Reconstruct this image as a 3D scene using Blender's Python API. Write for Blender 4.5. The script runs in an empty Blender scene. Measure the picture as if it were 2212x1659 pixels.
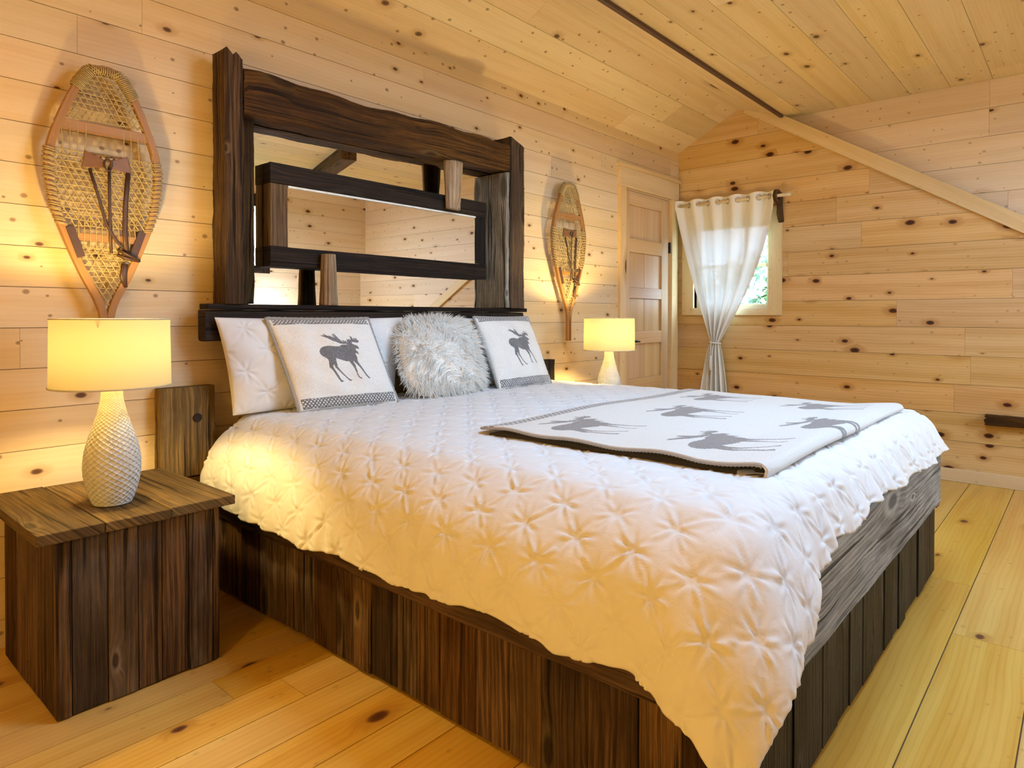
import bpy, math, random
import numpy as np
from mathutils import Vector, Matrix
random.seed(7); RS = np.random.RandomState(7)
S = bpy.context.scene; C = S.collection
# ------------------------------------------------------------------ helpers
def V3(*a): return np.array(a, float)
def link(o, parent=None):
    C.objects.link(o)
    if parent is not None: o.parent = parent
    return o
def tag(o, label=None, cat=None, group=None, kind=None):
    if label: o['label'] = label
    if cat: o['category'] = cat
    if group: o['group'] = group
    if kind: o['kind'] = kind
    return o
def empty(name, loc=(0, 0, 0), rz=0.0):
    o = bpy.data.objects.new(name, None); o.empty_display_size = .1
    o.location = loc; o.rotation_euler = (0, 0, rz); return link(o)
def mk(name, verts, faces, mats, parent=None, uvs=None, fm=None, col=None, smooth=False):
    """one mesh object; faces: list of index tuples or an (n,4) array; uvs: per-loop (L,2); col: per-face rgb"""
    me = bpy.data.meshes.new(name)
    verts = np.asarray(verts, np.float32)
    if isinstance(faces, np.ndarray) and faces.ndim == 2:
        n, k = faces.shape
        me.vertices.add(len(verts)); me.vertices.foreach_set('co', verts.ravel())
        me.loops.add(n * k); me.loops.foreach_set('vertex_index', faces.astype(np.int32).ravel())
        me.polygons.add(n); me.polygons.foreach_set('loop_start', np.arange(0, n * k, k, dtype=np.int32))
        cnt = np.full(n, k)
    else:
        me.from_pydata([tuple(v) for v in verts.tolist()], [], faces)
        cnt = np.array([len(f) for f in faces])
    if uvs is not None:
        l = me.uv_layers.new(name='UVMap'); l.data.foreach_set('uv', np.asarray(uvs, np.float32).ravel())
    if col is not None:
        a = me.color_attributes.new('rnd', 'FLOAT_COLOR', 'CORNER')
        c = np.ones((len(col), 4), np.float32); c[:, :3] = col
        a.data.foreach_set('color', np.repeat(c, cnt, axis=0).ravel())
    for m in (mats if isinstance(mats, (list, tuple)) else [mats]): me.materials.append(m)
    if fm is not None: me.polygons.foreach_set('material_index', np.asarray(fm, np.int32))
    me.update(calc_edges=True); me.validate()
    if smooth: me.polygons.foreach_set('use_smooth', np.ones(len(me.polygons), bool))
    return link(bpy.data.objects.new(name, me), parent)
class MB:
    """collects boxes, tubes and polygons with UVs into ONE mesh"""
    def __init__(s): s.v = []; s.f = []; s.uv = []; s.c = []; s.m = []
    def add(s, vs, fs, uvs=None, col=None, m=0):
        b = len(s.v); s.v.extend([tuple(map(float, v)) for v in vs])
        for i, f in enumerate(fs):
            s.f.append(tuple(b + k for k in f)); s.m.append(m)
            s.c.append(col if col is not None else (.5, .5, .5))
            if uvs is None: s.uv.extend([(0, 0)] * len(f))
            else: s.uv.extend(uvs[i])
    def box(s, x0, x1, y0, y1, z0, z1, axis=None, col=None, m=0):
        vs = [(x, y, z) for x in (x0, x1) for y in (y0, y1) for z in (z0, z1)]
        fs = [(0, 1, 3, 2), (4, 6, 7, 5), (0, 4, 5, 1), (2, 3, 7, 6), (0, 2, 6, 4), (1, 5, 7, 3)]
        d = (x1 - x0, y1 - y0, z1 - z0)
        ax = axis if axis is not None else int(np.argmax(d)); o1, o2 = [k for k in range(3) if k != ax]
        ou, ov = random.random() * 20, random.random() * 20
        if col is None: col = (random.random(), random.random(), random.random())
        uv = [[(vs[k][ax] + ou, vs[k][o1] + vs[k][o2] + ov) for k in f] for f in fs]
        s.add(vs, fs, uv, col, m)
    def tube(s, pts, r, n=6, m=0, closed=False, squash=1.0, col=None, caps=True):
        pts = [np.array(p, float) for p in pts]; N = len(pts)
        rr = r if hasattr(r, '__len__') else [r] * N
        T = []
        for i in range(N):
            a = pts[(i - 1) % N] if (closed or i > 0) else pts[i]; b = pts[(i + 1) % N] if (closed or i < N - 1) else pts[i]
            t = b - a; T.append(t / (np.linalg.norm(t) + 1e-12))
        ref = np.array([0, 0, 1.]) if abs(T[0][2]) < .9 else np.array([0, 1., 0])
        vs = []; nn = np.cross(T[0], ref); nn /= np.linalg.norm(nn); L = [0.]
        for i in range(N):
            nn = nn - T[i] * (nn @ T[i]); nn /= np.linalg.norm(nn) + 1e-12; bb = np.cross(T[i], nn)
            if i: L.append(L[-1] + np.linalg.norm(pts[i] - pts[i - 1]))
            for k in range(n):
                a = 2 * math.pi * k / n; vs.append(pts[i] + rr[i] * (math.cos(a) * nn + squash * math.sin(a) * bb))
        fs = []; uv = []
        for i in range(N if closed else N - 1):
            j = (i + 1) % N
            for k in range(n):
                q = (k + 1) % n; fs.append((i * n + k, i * n + q, j * n + q, j * n + k))
                lj = L[j] if j else L[-1] + .02
                uv.append([(L[i], k * .02), (L[i], (k + 1) * .02), (lj, (k + 1) * .02), (lj, k * .02)])
        if not closed and caps:
            fs.append(tuple(range(n - 1, -1, -1))); fs.append(tuple((N - 1) * n + k for k in range(n)))
            uv.append([(0, 0)] * n); uv.append([(0, 0)] * n)
        s.add(vs, fs, uv, col, m)
    def build(s, name, mats, parent=None, smooth=False):
        return mk(name, s.v, s.f, mats, parent, s.uv, s.m, s.c, smooth)
def bevel(o, w=.003, seg=2):
    m = o.modifiers.new('bevel', 'BEVEL'); m.width = w; m.segments = seg; m.limit_method = 'ANGLE'; m.angle_limit = .6; return o
def clip(poly, conv):
    """clip polygon to convex polygon (ccw)"""
    out = poly
    for i in range(len(conv)):
        a = conv[i]; b = conv[(i + 1) % len(conv)]; inp = out; out = []
        if not inp: break
        def side(p): return (b[0] - a[0]) * (p[1] - a[1]) - (b[1] - a[1]) * (p[0] - a[0])
        for k in range(len(inp)):
            p = inp[k]; q = inp[(k + 1) % len(inp)]; sp, sq = side(p), side(q)
            if sp >= 0: out.append(p)
            if (sp > 0 and sq < 0) or (sp < 0 and sq > 0):
                t = sp / (sp - sq); out.append((p[0] + t * (q[0] - p[0]), p[1] + t * (q[1] - p[1])))
    return out
def rect(u0, u1, v0, v1): return [(u0, v0), (u1, v0), (u1, v1), (u0, v1)]
def smooth_noise(n, scale, seed):
    r = np.random.RandomState(seed); k = max(2, int(n / scale) + 3); p = r.uniform(-1, 1, k)
    t = np.linspace(0, k - 1.001, n); i = t.astype(int); f = t - i; f = f * f * (3 - 2 * f)
    return p[i] * (1 - f) + p[np.minimum(i + 1, k - 1)] * f
# ------------------------------------------------------------------ materials
class NT:
    def __init__(s, name):
        s.mat = bpy.data.materials.new(name); s.mat.use_nodes = True; s.t = s.mat.node_tree; s.t.nodes.clear()
        s.out = s.n('ShaderNodeOutputMaterial'); s.b = s.n('ShaderNodeBsdfPrincipled'); s.l(s.b.outputs[0], s.out.inputs[0])
    def n(s, t, **k):
        x = s.t.nodes.new(t)
        for a, b in k.items(): setattr(x, a, b)
        return x
    def l(s, a, b): s.t.links.new(a, b)
    def put(s, sock, v):
        if hasattr(v, 'links') or isinstance(v, bpy.types.NodeSocket): s.l(v, sock)
        else:
            try: sock.default_value = v
            except Exception: sock.default_value = (*v, 1.0)
    def math(s, op, a, b=0.0, c=0.0, clamp=False):
        x = s.n('ShaderNodeMath', operation=op, use_clamp=clamp)
        for i, v in enumerate((a, b, c)): s.put(x.inputs[i], v)
        return x.outputs[0]
    def mix(s, f, a, b, blend='MIX'):
        x = s.n('ShaderNodeMix', data_type='RGBA', blend_type=blend, clamp_factor=True)
        s.put(x.inputs[0], f); s.put(x.inputs[6], a if not isinstance(a, tuple) else (*a, 1)); s.put(x.inputs[7], b if not isinstance(b, tuple) else (*b, 1))
        return x.outputs[2]
    def mr(s, v, a, b, c=0.0, d=1.0, kind='SMOOTHSTEP'):
        x = s.n('ShaderNodeMapRange', interpolation_type=kind)
        for i, q in enumerate((v, a, b, c, d)): s.put(x.inputs[i], q)
        return x.outputs[0]
    def xyz(s, x, y, z=0.0):
        c = s.n('ShaderNodeCombineXYZ')
        for i, v in enumerate((x, y, z)): s.put(c.inputs[i], v)
        return c.outputs[0]
    def noise(s, vec, scale=1.0, detail=3.0, rough=.5, dist=0.0):
        x = s.n('ShaderNodeTexNoise'); s.put(x.inputs['Vector'], vec); x.inputs['Scale'].default_value = scale
        x.inputs['Detail'].default_value = detail; x.inputs['Roughness'].default_value = rough; x.inputs['Distortion'].default_value = dist
        return x.outputs[0]
    def uv(s):
        u = s.n('ShaderNodeUVMap', uv_map='UVMap'); sp = s.n('ShaderNodeSeparateXYZ'); s.l(u.outputs[0], sp.inputs[0]); return sp.outputs[0], sp.outputs[1]
    def rnd(s):
        a = s.n('ShaderNodeVertexColor', layer_name='rnd'); sp = s.n('ShaderNodeSeparateColor'); s.l(a.outputs[0], sp.inputs[0]); return sp.outputs
    def bump(s, h, strength=.3, dist=.01):
        b = s.n('ShaderNodeBump'); b.inputs['Strength'].default_value = strength; b.inputs['Distance'].default_value = dist
        s.l(h, b.inputs['Height']); s.l(b.outputs[0], s.b.inputs['Normal']); return b
def pine(name, light, mid, ring, knotc, kscale=(3.2, 6.5), kthr=.45, krad=.28, tintvar=.18, rough=.45, ringamt=.35, dash=.5):
    t = NT(name); u, v = t.uv(); r = t.rnd()
    # knots
    nz = t.noise(t.xyz(t.math('MULTIPLY', u, 14), t.math('MULTIPLY', v, 20)), 1, 2)
    kv = t.xyz(t.math('MULTIPLY', u, kscale[0]), t.math('MULTIPLY', v, kscale[1]))
    vo = t.n('ShaderNodeTexVoronoi', voronoi_dimensions='2D', feature='F1'); t.l(kv, vo.inputs['Vector']); vo.inputs['Scale'].default_value = 1
    sc = t.n('ShaderNodeSeparateColor'); t.l(vo.outputs['Color'], sc.inputs[0])
    rad = t.math('MULTIPLY', t.mr(sc.outputs[0], kthr, 1.0, 0, 1, 'LINEAR'), krad)
    d = t.math('ADD', vo.outputs['Distance'], t.math('MULTIPLY', t.math('SUBTRACT', nz, .5), .05))
    knot = t.mr(d, t.math('MULTIPLY', rad, .55), t.math('ADD', rad, .001), 1, 0)
    halo = t.mr(d, rad, t.math('ADD', t.math('MULTIPLY', rad, 2.6), .002), 1, 0)
    has = t.mr(rad, .02, .06, 0, 1)
    # grain flows round the knots
    w = t.noise(t.xyz(t.math('MULTIPLY', u, .9), t.math('MULTIPLY', v, 5)), 1, 2)
    vv = t.math('ADD', v, t.math('ADD', t.math('MULTIPLY', w, .07), t.math('MULTIPLY', t.math('MULTIPLY', halo, has), .02)))
    ringv = t.math('SINE', t.math('MULTIPLY', vv, 330))
    rings = t.mr(ringv, .1, 1, 0, 1)
    broad = t.noise(t.xyz(t.math('MULTIPLY', u, .8), t.math('MULTIPLY', vv, 16)), 1, 3)
    fine = t.noise(t.xyz(t.math('MULTIPLY', u, 6), t.math('MULTIPLY', vv, 260)), 1, 3, .6)
    c = t.mix(t.mr(broad, .35, .7), light, mid)
    c = t.mix(t.math('MULTIPLY', t.math('MULTIPLY', rings, broad), ringamt), c, ring)
    c = t.mix(t.math('MULTIPLY', t.mr(fine, .5, .75), .22), c, ring)
    c = t.mix(t.math('MULTIPLY', t.math('MULTIPLY', halo, has), .6), c, ring)
    # tiny dashes
    v2 = t.n('ShaderNodeTexVoronoi', voronoi_dimensions='2D', feature='F1'); t.l(t.xyz(t.math('MULTIPLY', u, 11), t.math('MULTIPLY', v, 14)), v2.inputs['Vector']); v2.inputs['Scale'].default_value = 1
    s2 = t.n('ShaderNodeSeparateColor'); t.l(v2.outputs['Color'], s2.inputs[0])
    r2 = t.math('MULTIPLY', t.mr(s2.outputs[1], .62, 1.0, 0, 1, 'LINEAR'), .17)
    dm = t.math('MULTIPLY', t.mr(v2.outputs['Distance'], t.math('MULTIPLY', r2, .4), t.math('ADD', r2, .001), 1, 0), dash)
    kcol = t.mix(t.mr(d, 0, t.math('ADD', rad, .001)), tuple(k * .45 for k in knotc), knotc)
    c = t.mix(t.math('MULTIPLY', dm, .8), c, knotc)
    c = t.mix(t.math('MULTIPLY', knot, has), c, kcol)
    # plank tone
    hs = t.n('ShaderNodeHueSaturation')
    t.l(t.mr(r[0], 0, 1, .5 - .006, .5 + .004, 'LINEAR'), hs.inputs['Hue']); t.l(t.mr(r[1], 0, 1, .92, 1.1, 'LINEAR'), hs.inputs['Saturation'])
    t.l(t.mr(r[2], 0, 1, 1 - tintvar, 1 + tintvar * .4, 'LINEAR'), hs.inputs['Value']); t.l(c, hs.inputs['Color'])
    t.l(hs.outputs[0], t.b.inputs['Base Color']); t.b.inputs['Roughness'].default_value = rough
    t.b.inputs['Specular IOR Level'].default_value = .3
    h = t.math('SUBTRACT', t.math('MULTIPLY', fine, .3), t.math('MULTIPLY', knot, .3)); t.bump(h, .12, .004)
    return t.mat
def barn(name, dark, mid, grey, greyamt=.35, rough=.75, bump=.6, grain=90):
    t = NT(name); u, v = t.uv(); r = t.rnd()
    kv = t.xyz(t.math('MULTIPLY', u, 2.2), t.math('MULTIPLY', v, 6))
    vo = t.n('ShaderNodeTexVoronoi', voronoi_dimensions='2D'); t.l(kv, vo.inputs['Vector']); vo.inputs['Scale'].default_value = 1
    sc = t.n('ShaderNodeSeparateColor'); t.l(vo.outputs['Color'], sc.inputs[0])
    rad = t.math('MULTIPLY', t.mr(sc.outputs[0], .5, 1, 0, 1, 'LINEAR'), .2)
    knot = t.mr(vo.outputs['Distance'], t.math('MULTIPLY', rad, .5), t.math('ADD', rad, .001), 1, 0)
    halo = t.mr(vo.outputs['Distance'], 0, t.math('ADD', t.math('MULTIPLY', rad, 3), .002), 1, 0)
    w = t.noise(t.xyz(t.math('MULTIPLY', u, 1.6), t.math('MULTIPLY', v, 9)), 1, 3)
    vv = t.math('ADD', v, t.math('ADD', t.math('MULTIPLY', w, .028), t.math('MULTIPLY', halo, .02)))
    g1 = t.noise(t.xyz(t.math('MULTIPLY', u, 2.5), t.math('MULTIPLY', vv, grain)), 1, 4, .6)
    g2 = t.noise(t.xyz(t.math('MULTIPLY', u, 7), t.math('MULTIPLY', vv, grain * 4)), 1, 3, .65)
    rg = t.mr(t.math('SINE', t.math('MULTIPLY', vv, 420)), -.2, 1, 0, 1)
    pat = t.noise(t.xyz(t.math('MULTIPLY', u, 3), t.math('MULTIPLY', v, 7)), 1, 4, .6)
    c = t.mix(t.mr(g1, .36, .64), dark, mid)
    c = t.mix(t.math('MULTIPLY', t.mr(t.math('ADD', pat, t.math('MULTIPLY', t.math('SUBTRACT', r[0], .5), .5)), .4, .75), greyamt), c, grey)
    c = t.mix(t.math('MULTIPLY', t.mr(g2, .45, .7), .55), c, tuple(k * .3 for k in dark))
    c = t.mix(t.math('MULTIPLY', rg, .25), c, tuple(k * .5 for k in dark))
    ringl = t.mr(vo.outputs['Distance'], t.math('ADD', rad, .002), t.math('ADD', t.math('MULTIPLY', rad, 1.7), .003), 1, 0)
    c = t.mix(t.math('MULTIPLY', t.math('MULTIPLY', ringl, t.mr(rad, .02, .06)), .5), c, grey)
    c = t.mix(t.math('MULTIPLY', knot, .8), c, tuple(k * .4 for k in dark))
    big = t.noise(t.xyz(t.math('MULTIPLY', u, 1.3), t.math('MULTIPLY', v, 2.5)), 1, 5, .65)
    c = t.mix(t.mr(big, .42, .62, 0, .55), c, tuple(k * .45 for k in dark))
    ck = t.noise(t.xyz(t.math('MULTIPLY', u, 1.1), t.math('MULTIPLY', vv, 48)), 1, 2, .5)
    crack = t.mr(ck, .60, .66)
    c = t.mix(t.math('MULTIPLY', crack, .85), c, tuple(k * .15 for k in dark))
    hs = t.n('ShaderNodeHueSaturation'); hs.inputs['Hue'].default_value = .5
    t.l(t.mr(r[1], 0, 1, .7, 1.15, 'LINEAR'), hs.inputs['Saturation']); t.l(t.mr(r[2], 0, 1, .5, 1.55, 'LINEAR'), hs.inputs['Value']); t.l(c, hs.inputs['Color'])
    t.l(hs.outputs[0], t.b.inputs['Base Color']); t.b.inputs['Roughness'].default_value = rough
    t.b.inputs['Specular IOR Level'].default_value = .2
    h = t.math('ADD', t.math('MULTIPLY', g1, .8), t.math('SUBTRACT', t.math('MULTIPLY', g2, .7), t.math('ADD', t.math('MULTIPLY', rg, .35), t.math('MULTIPLY', knot, .5))))
    h = t.math('SUBTRACT', h, t.math('MULTIPLY', crack, 1.2)); t.bump(h, bump, .006)
    return t.mat
def cloth(name, col, rough=.9, weave=900, bump=.15, sheen=.3, wr=0.0, mottle=None):
    t = NT(name); g = t.n('ShaderNodeTexCoord'); P = g.outputs['Object']
    n1 = t.noise(P, weave, 2)
    base = (*col, 1)
    if mottle:
        t.l(t.mix(t.mr(t.noise(P, mottle[1], 3, .7), .4, .62), col, mottle[0]), t.b.inputs['Base Color'])
    else: t.b.inputs['Base Color'].default_value = base
    t.b.inputs['Roughness'].default_value = rough; t.b.inputs['Sheen Weight'].default_value = sheen; t.b.inputs['Specular IOR Level'].default_value = .25
    h = n1
    if wr:
        w = t.noise(P, 38, 4, .6, 1.2); h = t.math('ADD', t.math('MULTIPLY', n1, .12), t.math('MULTIPLY', w, wr))
    t.bump(h, bump, .004); return t.mat
def plain(name, col, rough=.5, metal=0.0, spec=.5):
    t = NT(name); n = t.noise(t.n('ShaderNodeTexCoord').outputs['Object'], 40, 3)
    t.l(t.mix(t.mr(n, .3, .7), tuple(c * .88 for c in col), col), t.b.inputs['Base Color'])
    t.b.inputs['Roughness'].default_value = rough; t.b.inputs['Metallic'].default_value = metal; t.b.inputs['Specular IOR Level'].default_value = spec
    return t.mat
def sheer(name, col, transl, transp, weave=700):
    t = NT(name); g = t.n('ShaderNodeTexCoord'); n = t.noise(g.outputs['Object'], weave, 1)
    d = t.n('ShaderNodeBsdfDiffuse'); d.inputs[0].default_value = (*col, 1); q = t.n('ShaderNodeBsdfTranslucent'); q.inputs[0].default_value = (*col, 1)
    m1 = t.n('ShaderNodeMixShader'); m1.inputs[0].default_value = transl; t.l(d.outputs[0], m1.inputs[1]); t.l(q.outputs[0], m1.inputs[2])
    tp = t.n('ShaderNodeBsdfTransparent'); m2 = t.n('ShaderNodeMixShader')
    t.l(t.mr(n, .3, .7, transp * .6, transp * 1.4, 'LINEAR'), m2.inputs[0]); t.l(m1.outputs[0], m2.inputs[1]); t.l(tp.outputs[0], m2.inputs[2]); t.l(m2.outputs[0], t.out.inputs[0]); return t.mat
M = {}
M['wall_n'] = pine('pale_pine', (.74, .575, .36), (.69, .51, .29), (.52, .33, .15), (.20, .095, .035), (5.2, 9.5), .60, .12, .07, .5, .18, .9)
M['wall_e'] = pine('knotty_pine', (.73, .50, .24), (.64, .40, .16), (.45, .22, .07), (.10, .03, .012), (3.6, 6.4), .28, .16, .09, .42, .42, .35)
M['cheek'] = pine('cheek_pine', (.84, .68, .50), (.79, .62, .43), (.62, .43, .24), (.20, .10, .045), (3.4, 6.2), .5, .15, .09, .5, .22, .6)
M['ceil'] = pine('ceiling_pine', (.76, .59, .32), (.69, .51, .25), (.52, .33, .13), (.22, .12, .04), (3.6, 5.5), .74, .12, .11, .5, .2, 1.0)
M['floor'] = pine('floor_pine', (.74, .48, .125), (.66, .38, .08), (.47, .24, .045), (.20, .08, .035), (3.2, 5.6), .60, .14, .09, .28, .42, .3)
M['trim'] = pine('trim_pine', (.76, .59, .34), (.70, .52, .27), (.5, .3, .12), (.2, .09, .03), (1.2, 3.0), .8, .12, .06, .5, .15, .3)
M['door'] = pine('door_pine', (.68, .47, .25), (.60, .39, .19), (.48, .28, .12), (.3, .15, .06), (.8, 2.0), .95, .1, .08, .45, .35, .0)
M['gap'] = plain('seam_backing_wood', (.16, .09, .04), .9)  # dark backing boards that show through the plank seams
M['darkstrip'] = plain('brown_strip', (.10, .045, .025), .6)
M['barn'] = barn('barn_wood', (.052, .022, .006), (.19, .088, .024), (.20, .135, .065), .3, .7, .9)
M['barn_grey'] = barn('weathered_grey_wood', (.10, .105, .11), (.27, .29, .30), (.38, .41, .43), .65, .75, .6)
M['barn_black'] = barn('charred_barn_wood', (.012, .009, .007), (.042, .033, .026), (.085, .085, .085), .3, .5, 1.0)
M['barn_dark'] = barn('dark_beam_wood', (.016, .009, .005), (.045, .026, .014), (.055, .042, .032), .3, .7, .5)
M['barn_gold'] = barn('golden_barn_wood', (.085, .052, .020), (.20, .125, .048), (.22, .17, .085), .4, .75, .6, 60)
M['barn_light'] = barn('lit_weathered_post', (.30, .26, .18), (.60, .55, .42), (.62, .60, .52), .5, .8, .8, 70)  # weathered grey wood, albedo raised to carry light falling on the left face
M['beam'] = barn('hewn_beam_wood', (.062, .026, .007), (.20, .090, .024), (.17, .105, .04), .2, .72, .5, 60)
M['redbeam'] = barn('red_brown_beam', (.10, .038, .014), (.26, .105, .036), (.22, .14, .07), .25, .6, .5, 60)
M['log'] = barn('dry_log_wood', (.22, .12, .05), (.45, .30, .15), (.46, .38, .26), .5, .8, .7, 70)
M['duvet'] = cloth('white_duvet_cotton', (.75, .75, .75), .75, 900, .22, .2, .9)
M['sham'] = cloth('white_sham_cotton', (.80, .79, .78), .8, 900, .2, .2, .8)
M['wool'] = cloth('cream_wool', (.86, .85, .81), .95, 500, .35, .5, .35, ((.74, .73, .69), 260))
M['throw'] = cloth('cream_throw_wool', (.70, .70, .67), .95, 500, .35, .5, .35, ((.60, .60, .57), 260))
M['greywool'] = cloth('grey_wool', (.10, .10, .105), .95, 500, .4, .4, .3, ((.27, .27, .28), 420))
M['brownwool'] = cloth('dark_brown_wool', (.035, .025, .02), .95, 500, .4, .2)
M['stitch'] = cloth('grey_blanket_stitch', (.36, .35, .33), .95, 600, .3, .3)
M['furcore'] = cloth('ivory_fur', (.96, .93, .87), .9, 300, .1, .6)
M['mattress'] = cloth('mattress_ticking', (.75, .74, .72), .9)
M['ceramic'] = plain('matte_white_ceramic', (.64, .63, .60), .42)
M['black'] = plain('black_iron', (.012, .011, .011), .4, .6)
M['steel'] = plain('brushed_steel', (.5, .48, .45), .35, 1.0)
M['leather'] = plain('brown_leather', (.20, .085, .03), .5)
M['leather_dark'] = plain('dark_leather', (.07, .03, .014), .5)
M['rawhide'] = plain('rawhide_lacing', (.45, .325, .135), .6)
M['ash'] = pine('bent_ash', (.37, .19, .062), (.30, .145, .042), (.2, .09, .025), (.2, .08, .03), (.5, 1), .98, .05, .05, .4, .3, 0)
M['dowel'] = plain('pale_dowel', (.75, .62, .38), .5)
M['white_edge'] = plain('white_mirror_edge', (.8, .8, .75), .5)
M['grass'] = plain('lawn_green', (.05, .10, .02), .9)
M['leaf'] = plain('shrub_leaf', (.045, .105, .018), .8)
t = NT('mirror_glass'); t.b.inputs['Metallic'].default_value = 1; t.b.inputs['Roughness'].default_value = .0; t.b.inputs['Base Color'].default_value = (.9, .9, .88, 1); M['mirror'] = t.mat
t = NT('window_glass'); tr = t.n('ShaderNodeBsdfTransparent'); gl = t.n('ShaderNodeBsdfGlossy'); gl.inputs['Roughness'].default_value = .02
mx = t.n('ShaderNodeMixShader'); mx.inputs[0].default_value = .06; t.l(tr.outputs[0], mx.inputs[1]); t.l(gl.outputs[0], mx.inputs[2]); t.l(mx.outputs[0], t.out.inputs[0]); M['glass'] = t.mat
M['curtain'] = sheer('sheer_curtain', (.88, .87, .83), .05, .010)
M['shade'] = sheer('linen_lampshade', (.42, .36, .22), .10, .0)
# ------------------------------------------------------------------ solved view
CX, CY, CZ, YAW, PITCH, ROLL = -1.1057, -2.6983, 1.0988, .855, -.012, .0017
F, SY = 1436.26, 700.49
W = 4.19
fw = V3(math.sin(YAW) * math.cos(PITCH), math.cos(YAW) * math.cos(PITCH), math.sin(PITCH)); rt = V3(math.cos(YAW), -math.sin(YAW), 0); up = np.cross(rt, fw)
r2 = rt * math.cos(ROLL) + up * math.sin(ROLL); u2 = up * math.cos(ROLL) - rt * math.sin(ROLL)
cd = bpy.data.cameras.new('camera'); cam = link(bpy.data.objects.new('camera', cd))
cam.matrix_world = Matrix(((r2[0], u2[0], -fw[0], CX), (r2[1], u2[1], -fw[1], CY), (r2[2], u2[2], -fw[2], CZ), (0, 0, 0, 1)))
cd.sensor_fit = 'HORIZONTAL'; cd.sensor_width = 36; cd.lens = F / 2212 * 36; cd.shift_y = (SY - 829.5) / 2212; cd.clip_start = .02
S.camera = cam
# ------------------------------------------------------------------ planked surfaces
def planks(name, O, U, Vd, N, regions, rows, mat, length=(1.4, 3.2), gap=.0011, depth=.004, back=.06, parent=None, seed=1):
    """boards clipped to convex regions (u,v), real seams between them, solid backing behind"""
    rng = random.Random(seed); O, U, Vd, N = (np.array(a, float) for a in (O, U, Vd, N)); mb = MB()
    flip = np.cross(U, Vd) @ N < 0
    P = lambda u, v, d: O + u * U + v * Vd - d * N
    for reg in regions:
        if sum(reg[i][0] * reg[(i + 1) % len(reg)][1] - reg[(i + 1) % len(reg)][0] * reg[i][1] for i in range(len(reg))) < 0: reg.reverse()
    umin = min(p[0] for r in regions for p in r); umax = max(p[0] for r in regions for p in r)
    for a, b in zip(rows[:-1], rows[1:]):
        u = umin - rng.random() * 1.5
        while u < umax:
            e = u + rng.uniform(*length)
            ou, ov = rng.random() * 40, rng.random() * 40; col = (rng.random(), rng.random(), rng.random())
            for reg in regions:
                pl = clip(rect(u + gap * .4, e - gap * .4, a + gap, b - gap), reg)
                if len(pl) < 3: continue
                n = len(pl); vs = [P(x, y, 0) for x, y in pl] + [P(x, y, depth) for x, y in pl]
                top = tuple(range(n)); fs = [top[::-1] if flip else top]; uv = [[(pl[k][0] + ou, pl[k][1] + ov) for k in fs[0]]]
                for k in range(n):
                    q = (k + 1) % n; f = (k, n + k, n + q, q); f = f[::-1] if flip else f
                    fs.append(f); uv.append([(pl[j % n][0] + ou, pl[j % n][1] + ov) for j in f])
                mb.add(vs, fs, uv, col, 0)
            u = e
    for reg in regions:
        n = len(reg); vs = [P(x, y, depth) for x, y in reg] + [P(x, y, back) for x, y in reg]
        top = tuple(range(n)); bot = tuple(range(2 * n - 1, n - 1, -1)); fs = [top[::-1] if flip else top, bot[::-1] if flip else bot]
        for k in range(n):
            q = (k + 1) % n; f = (k, n + k, n + q, q); fs.append(f[::-1] if flip else f)
        mb.add(vs, fs, None, None, 1)
    return mb.build(name, [mat, M['gap']], parent)
XW, YS = -2.6, -4.7
def rowlist(a, b, w, off=0.0, jit=0.0, seed=0):
    rng = random.Random(seed); r = [a]; k = math.floor((a - off) / w) + 1
    while off + k * w < b - .01: r.append(off + k * w + rng.uniform(-jit, jit)); k += 1
    return r + [b]
o = planks('wall_north', (0, 0, 0), (1, 0, 0), (0, 0, 1), (0, -1, 0), [rect(XW, 3.30, 0, 2.56), rect(3.30, 4.04, 2.09, 2.56), rect(4.04, W + .1, 0, 2.56)],
           rowlist(0, 2.56, .1375, .69 * .1375), M['wall_n'], (1.6, 3.6), seed=3); tag(o, kind='structure')
ZR, YR = 2.778, .518      # ridge line of the sloped ceiling
ZF, YF = 2.66, .885       # start of the flat ceiling
SL = .62
def tz(u): return ZR - SL * (u - YR) + .05
gable = [(-.02, 0), (4.75, 0), (4.75, tz(4.75)), (YR, ZR + .05), (-.02, 2.52)]
WO = (.15, .78, 1.17, 1.86)   # east window opening (u0,u1,z0,z1)
regs = [rect(-.02, WO[0], 0, 3), rect(WO[0], WO[1], 0, WO[2]), rect(WO[0], WO[1], WO[3], 3), rect(WO[1], 4.75, 0, 3)]
o = planks('wall_east', (W, 0, 0), (0, -1, 0), (0, 0, 1), (-1, 0, 0), [clip(r, gable) for r in regs], rowlist(0, 3, .19, .08), M['wall_e'], (1.5, 3.4), seed=11); tag(o, kind='structure')
cheek = clip(rect(.6, 4.75, 0, ZF + .02), [(.6, tz(.6) - .1), (4.75, tz(4.75) - .1), (4.75, 4), (.6, 4)])
o = planks('wall_east_upper', (W + .075, 0, 0), (0, -1, 0), (0, 0, 1), (-1, 0, 0), [cheek], rowlist(0, 2.7, .185, .07), M['cheek'], (1.6, 3.4), seed=5); tag(o, kind='structure')
SW = (1.80, 2.86, 1.66, 2.42)    # south window opening
o = planks('wall_south', (0, YS, 0), (1, 0, 0), (0, 0, 1), (0, 1, 0), [rect(XW, SW[0], 0, 2.75), rect(SW[0], SW[1], 0, SW[2]), rect(SW[0], SW[1], SW[3], 2.75), rect(SW[1], W + .15, 0, 2.75)], rowlist(0, 2.75, .18), M['cheek'], seed=6); tag(o, kind='structure')
o = planks('wall_west', (XW, 0, 0), (0, -1, 0), (0, 0, 1), (1, 0, 0), [rect(-.05, 4.75, 0, 2.9)], rowlist(0, 2.9, .18), M['wall_n'], seed=8); tag(o, kind='structure')
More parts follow.
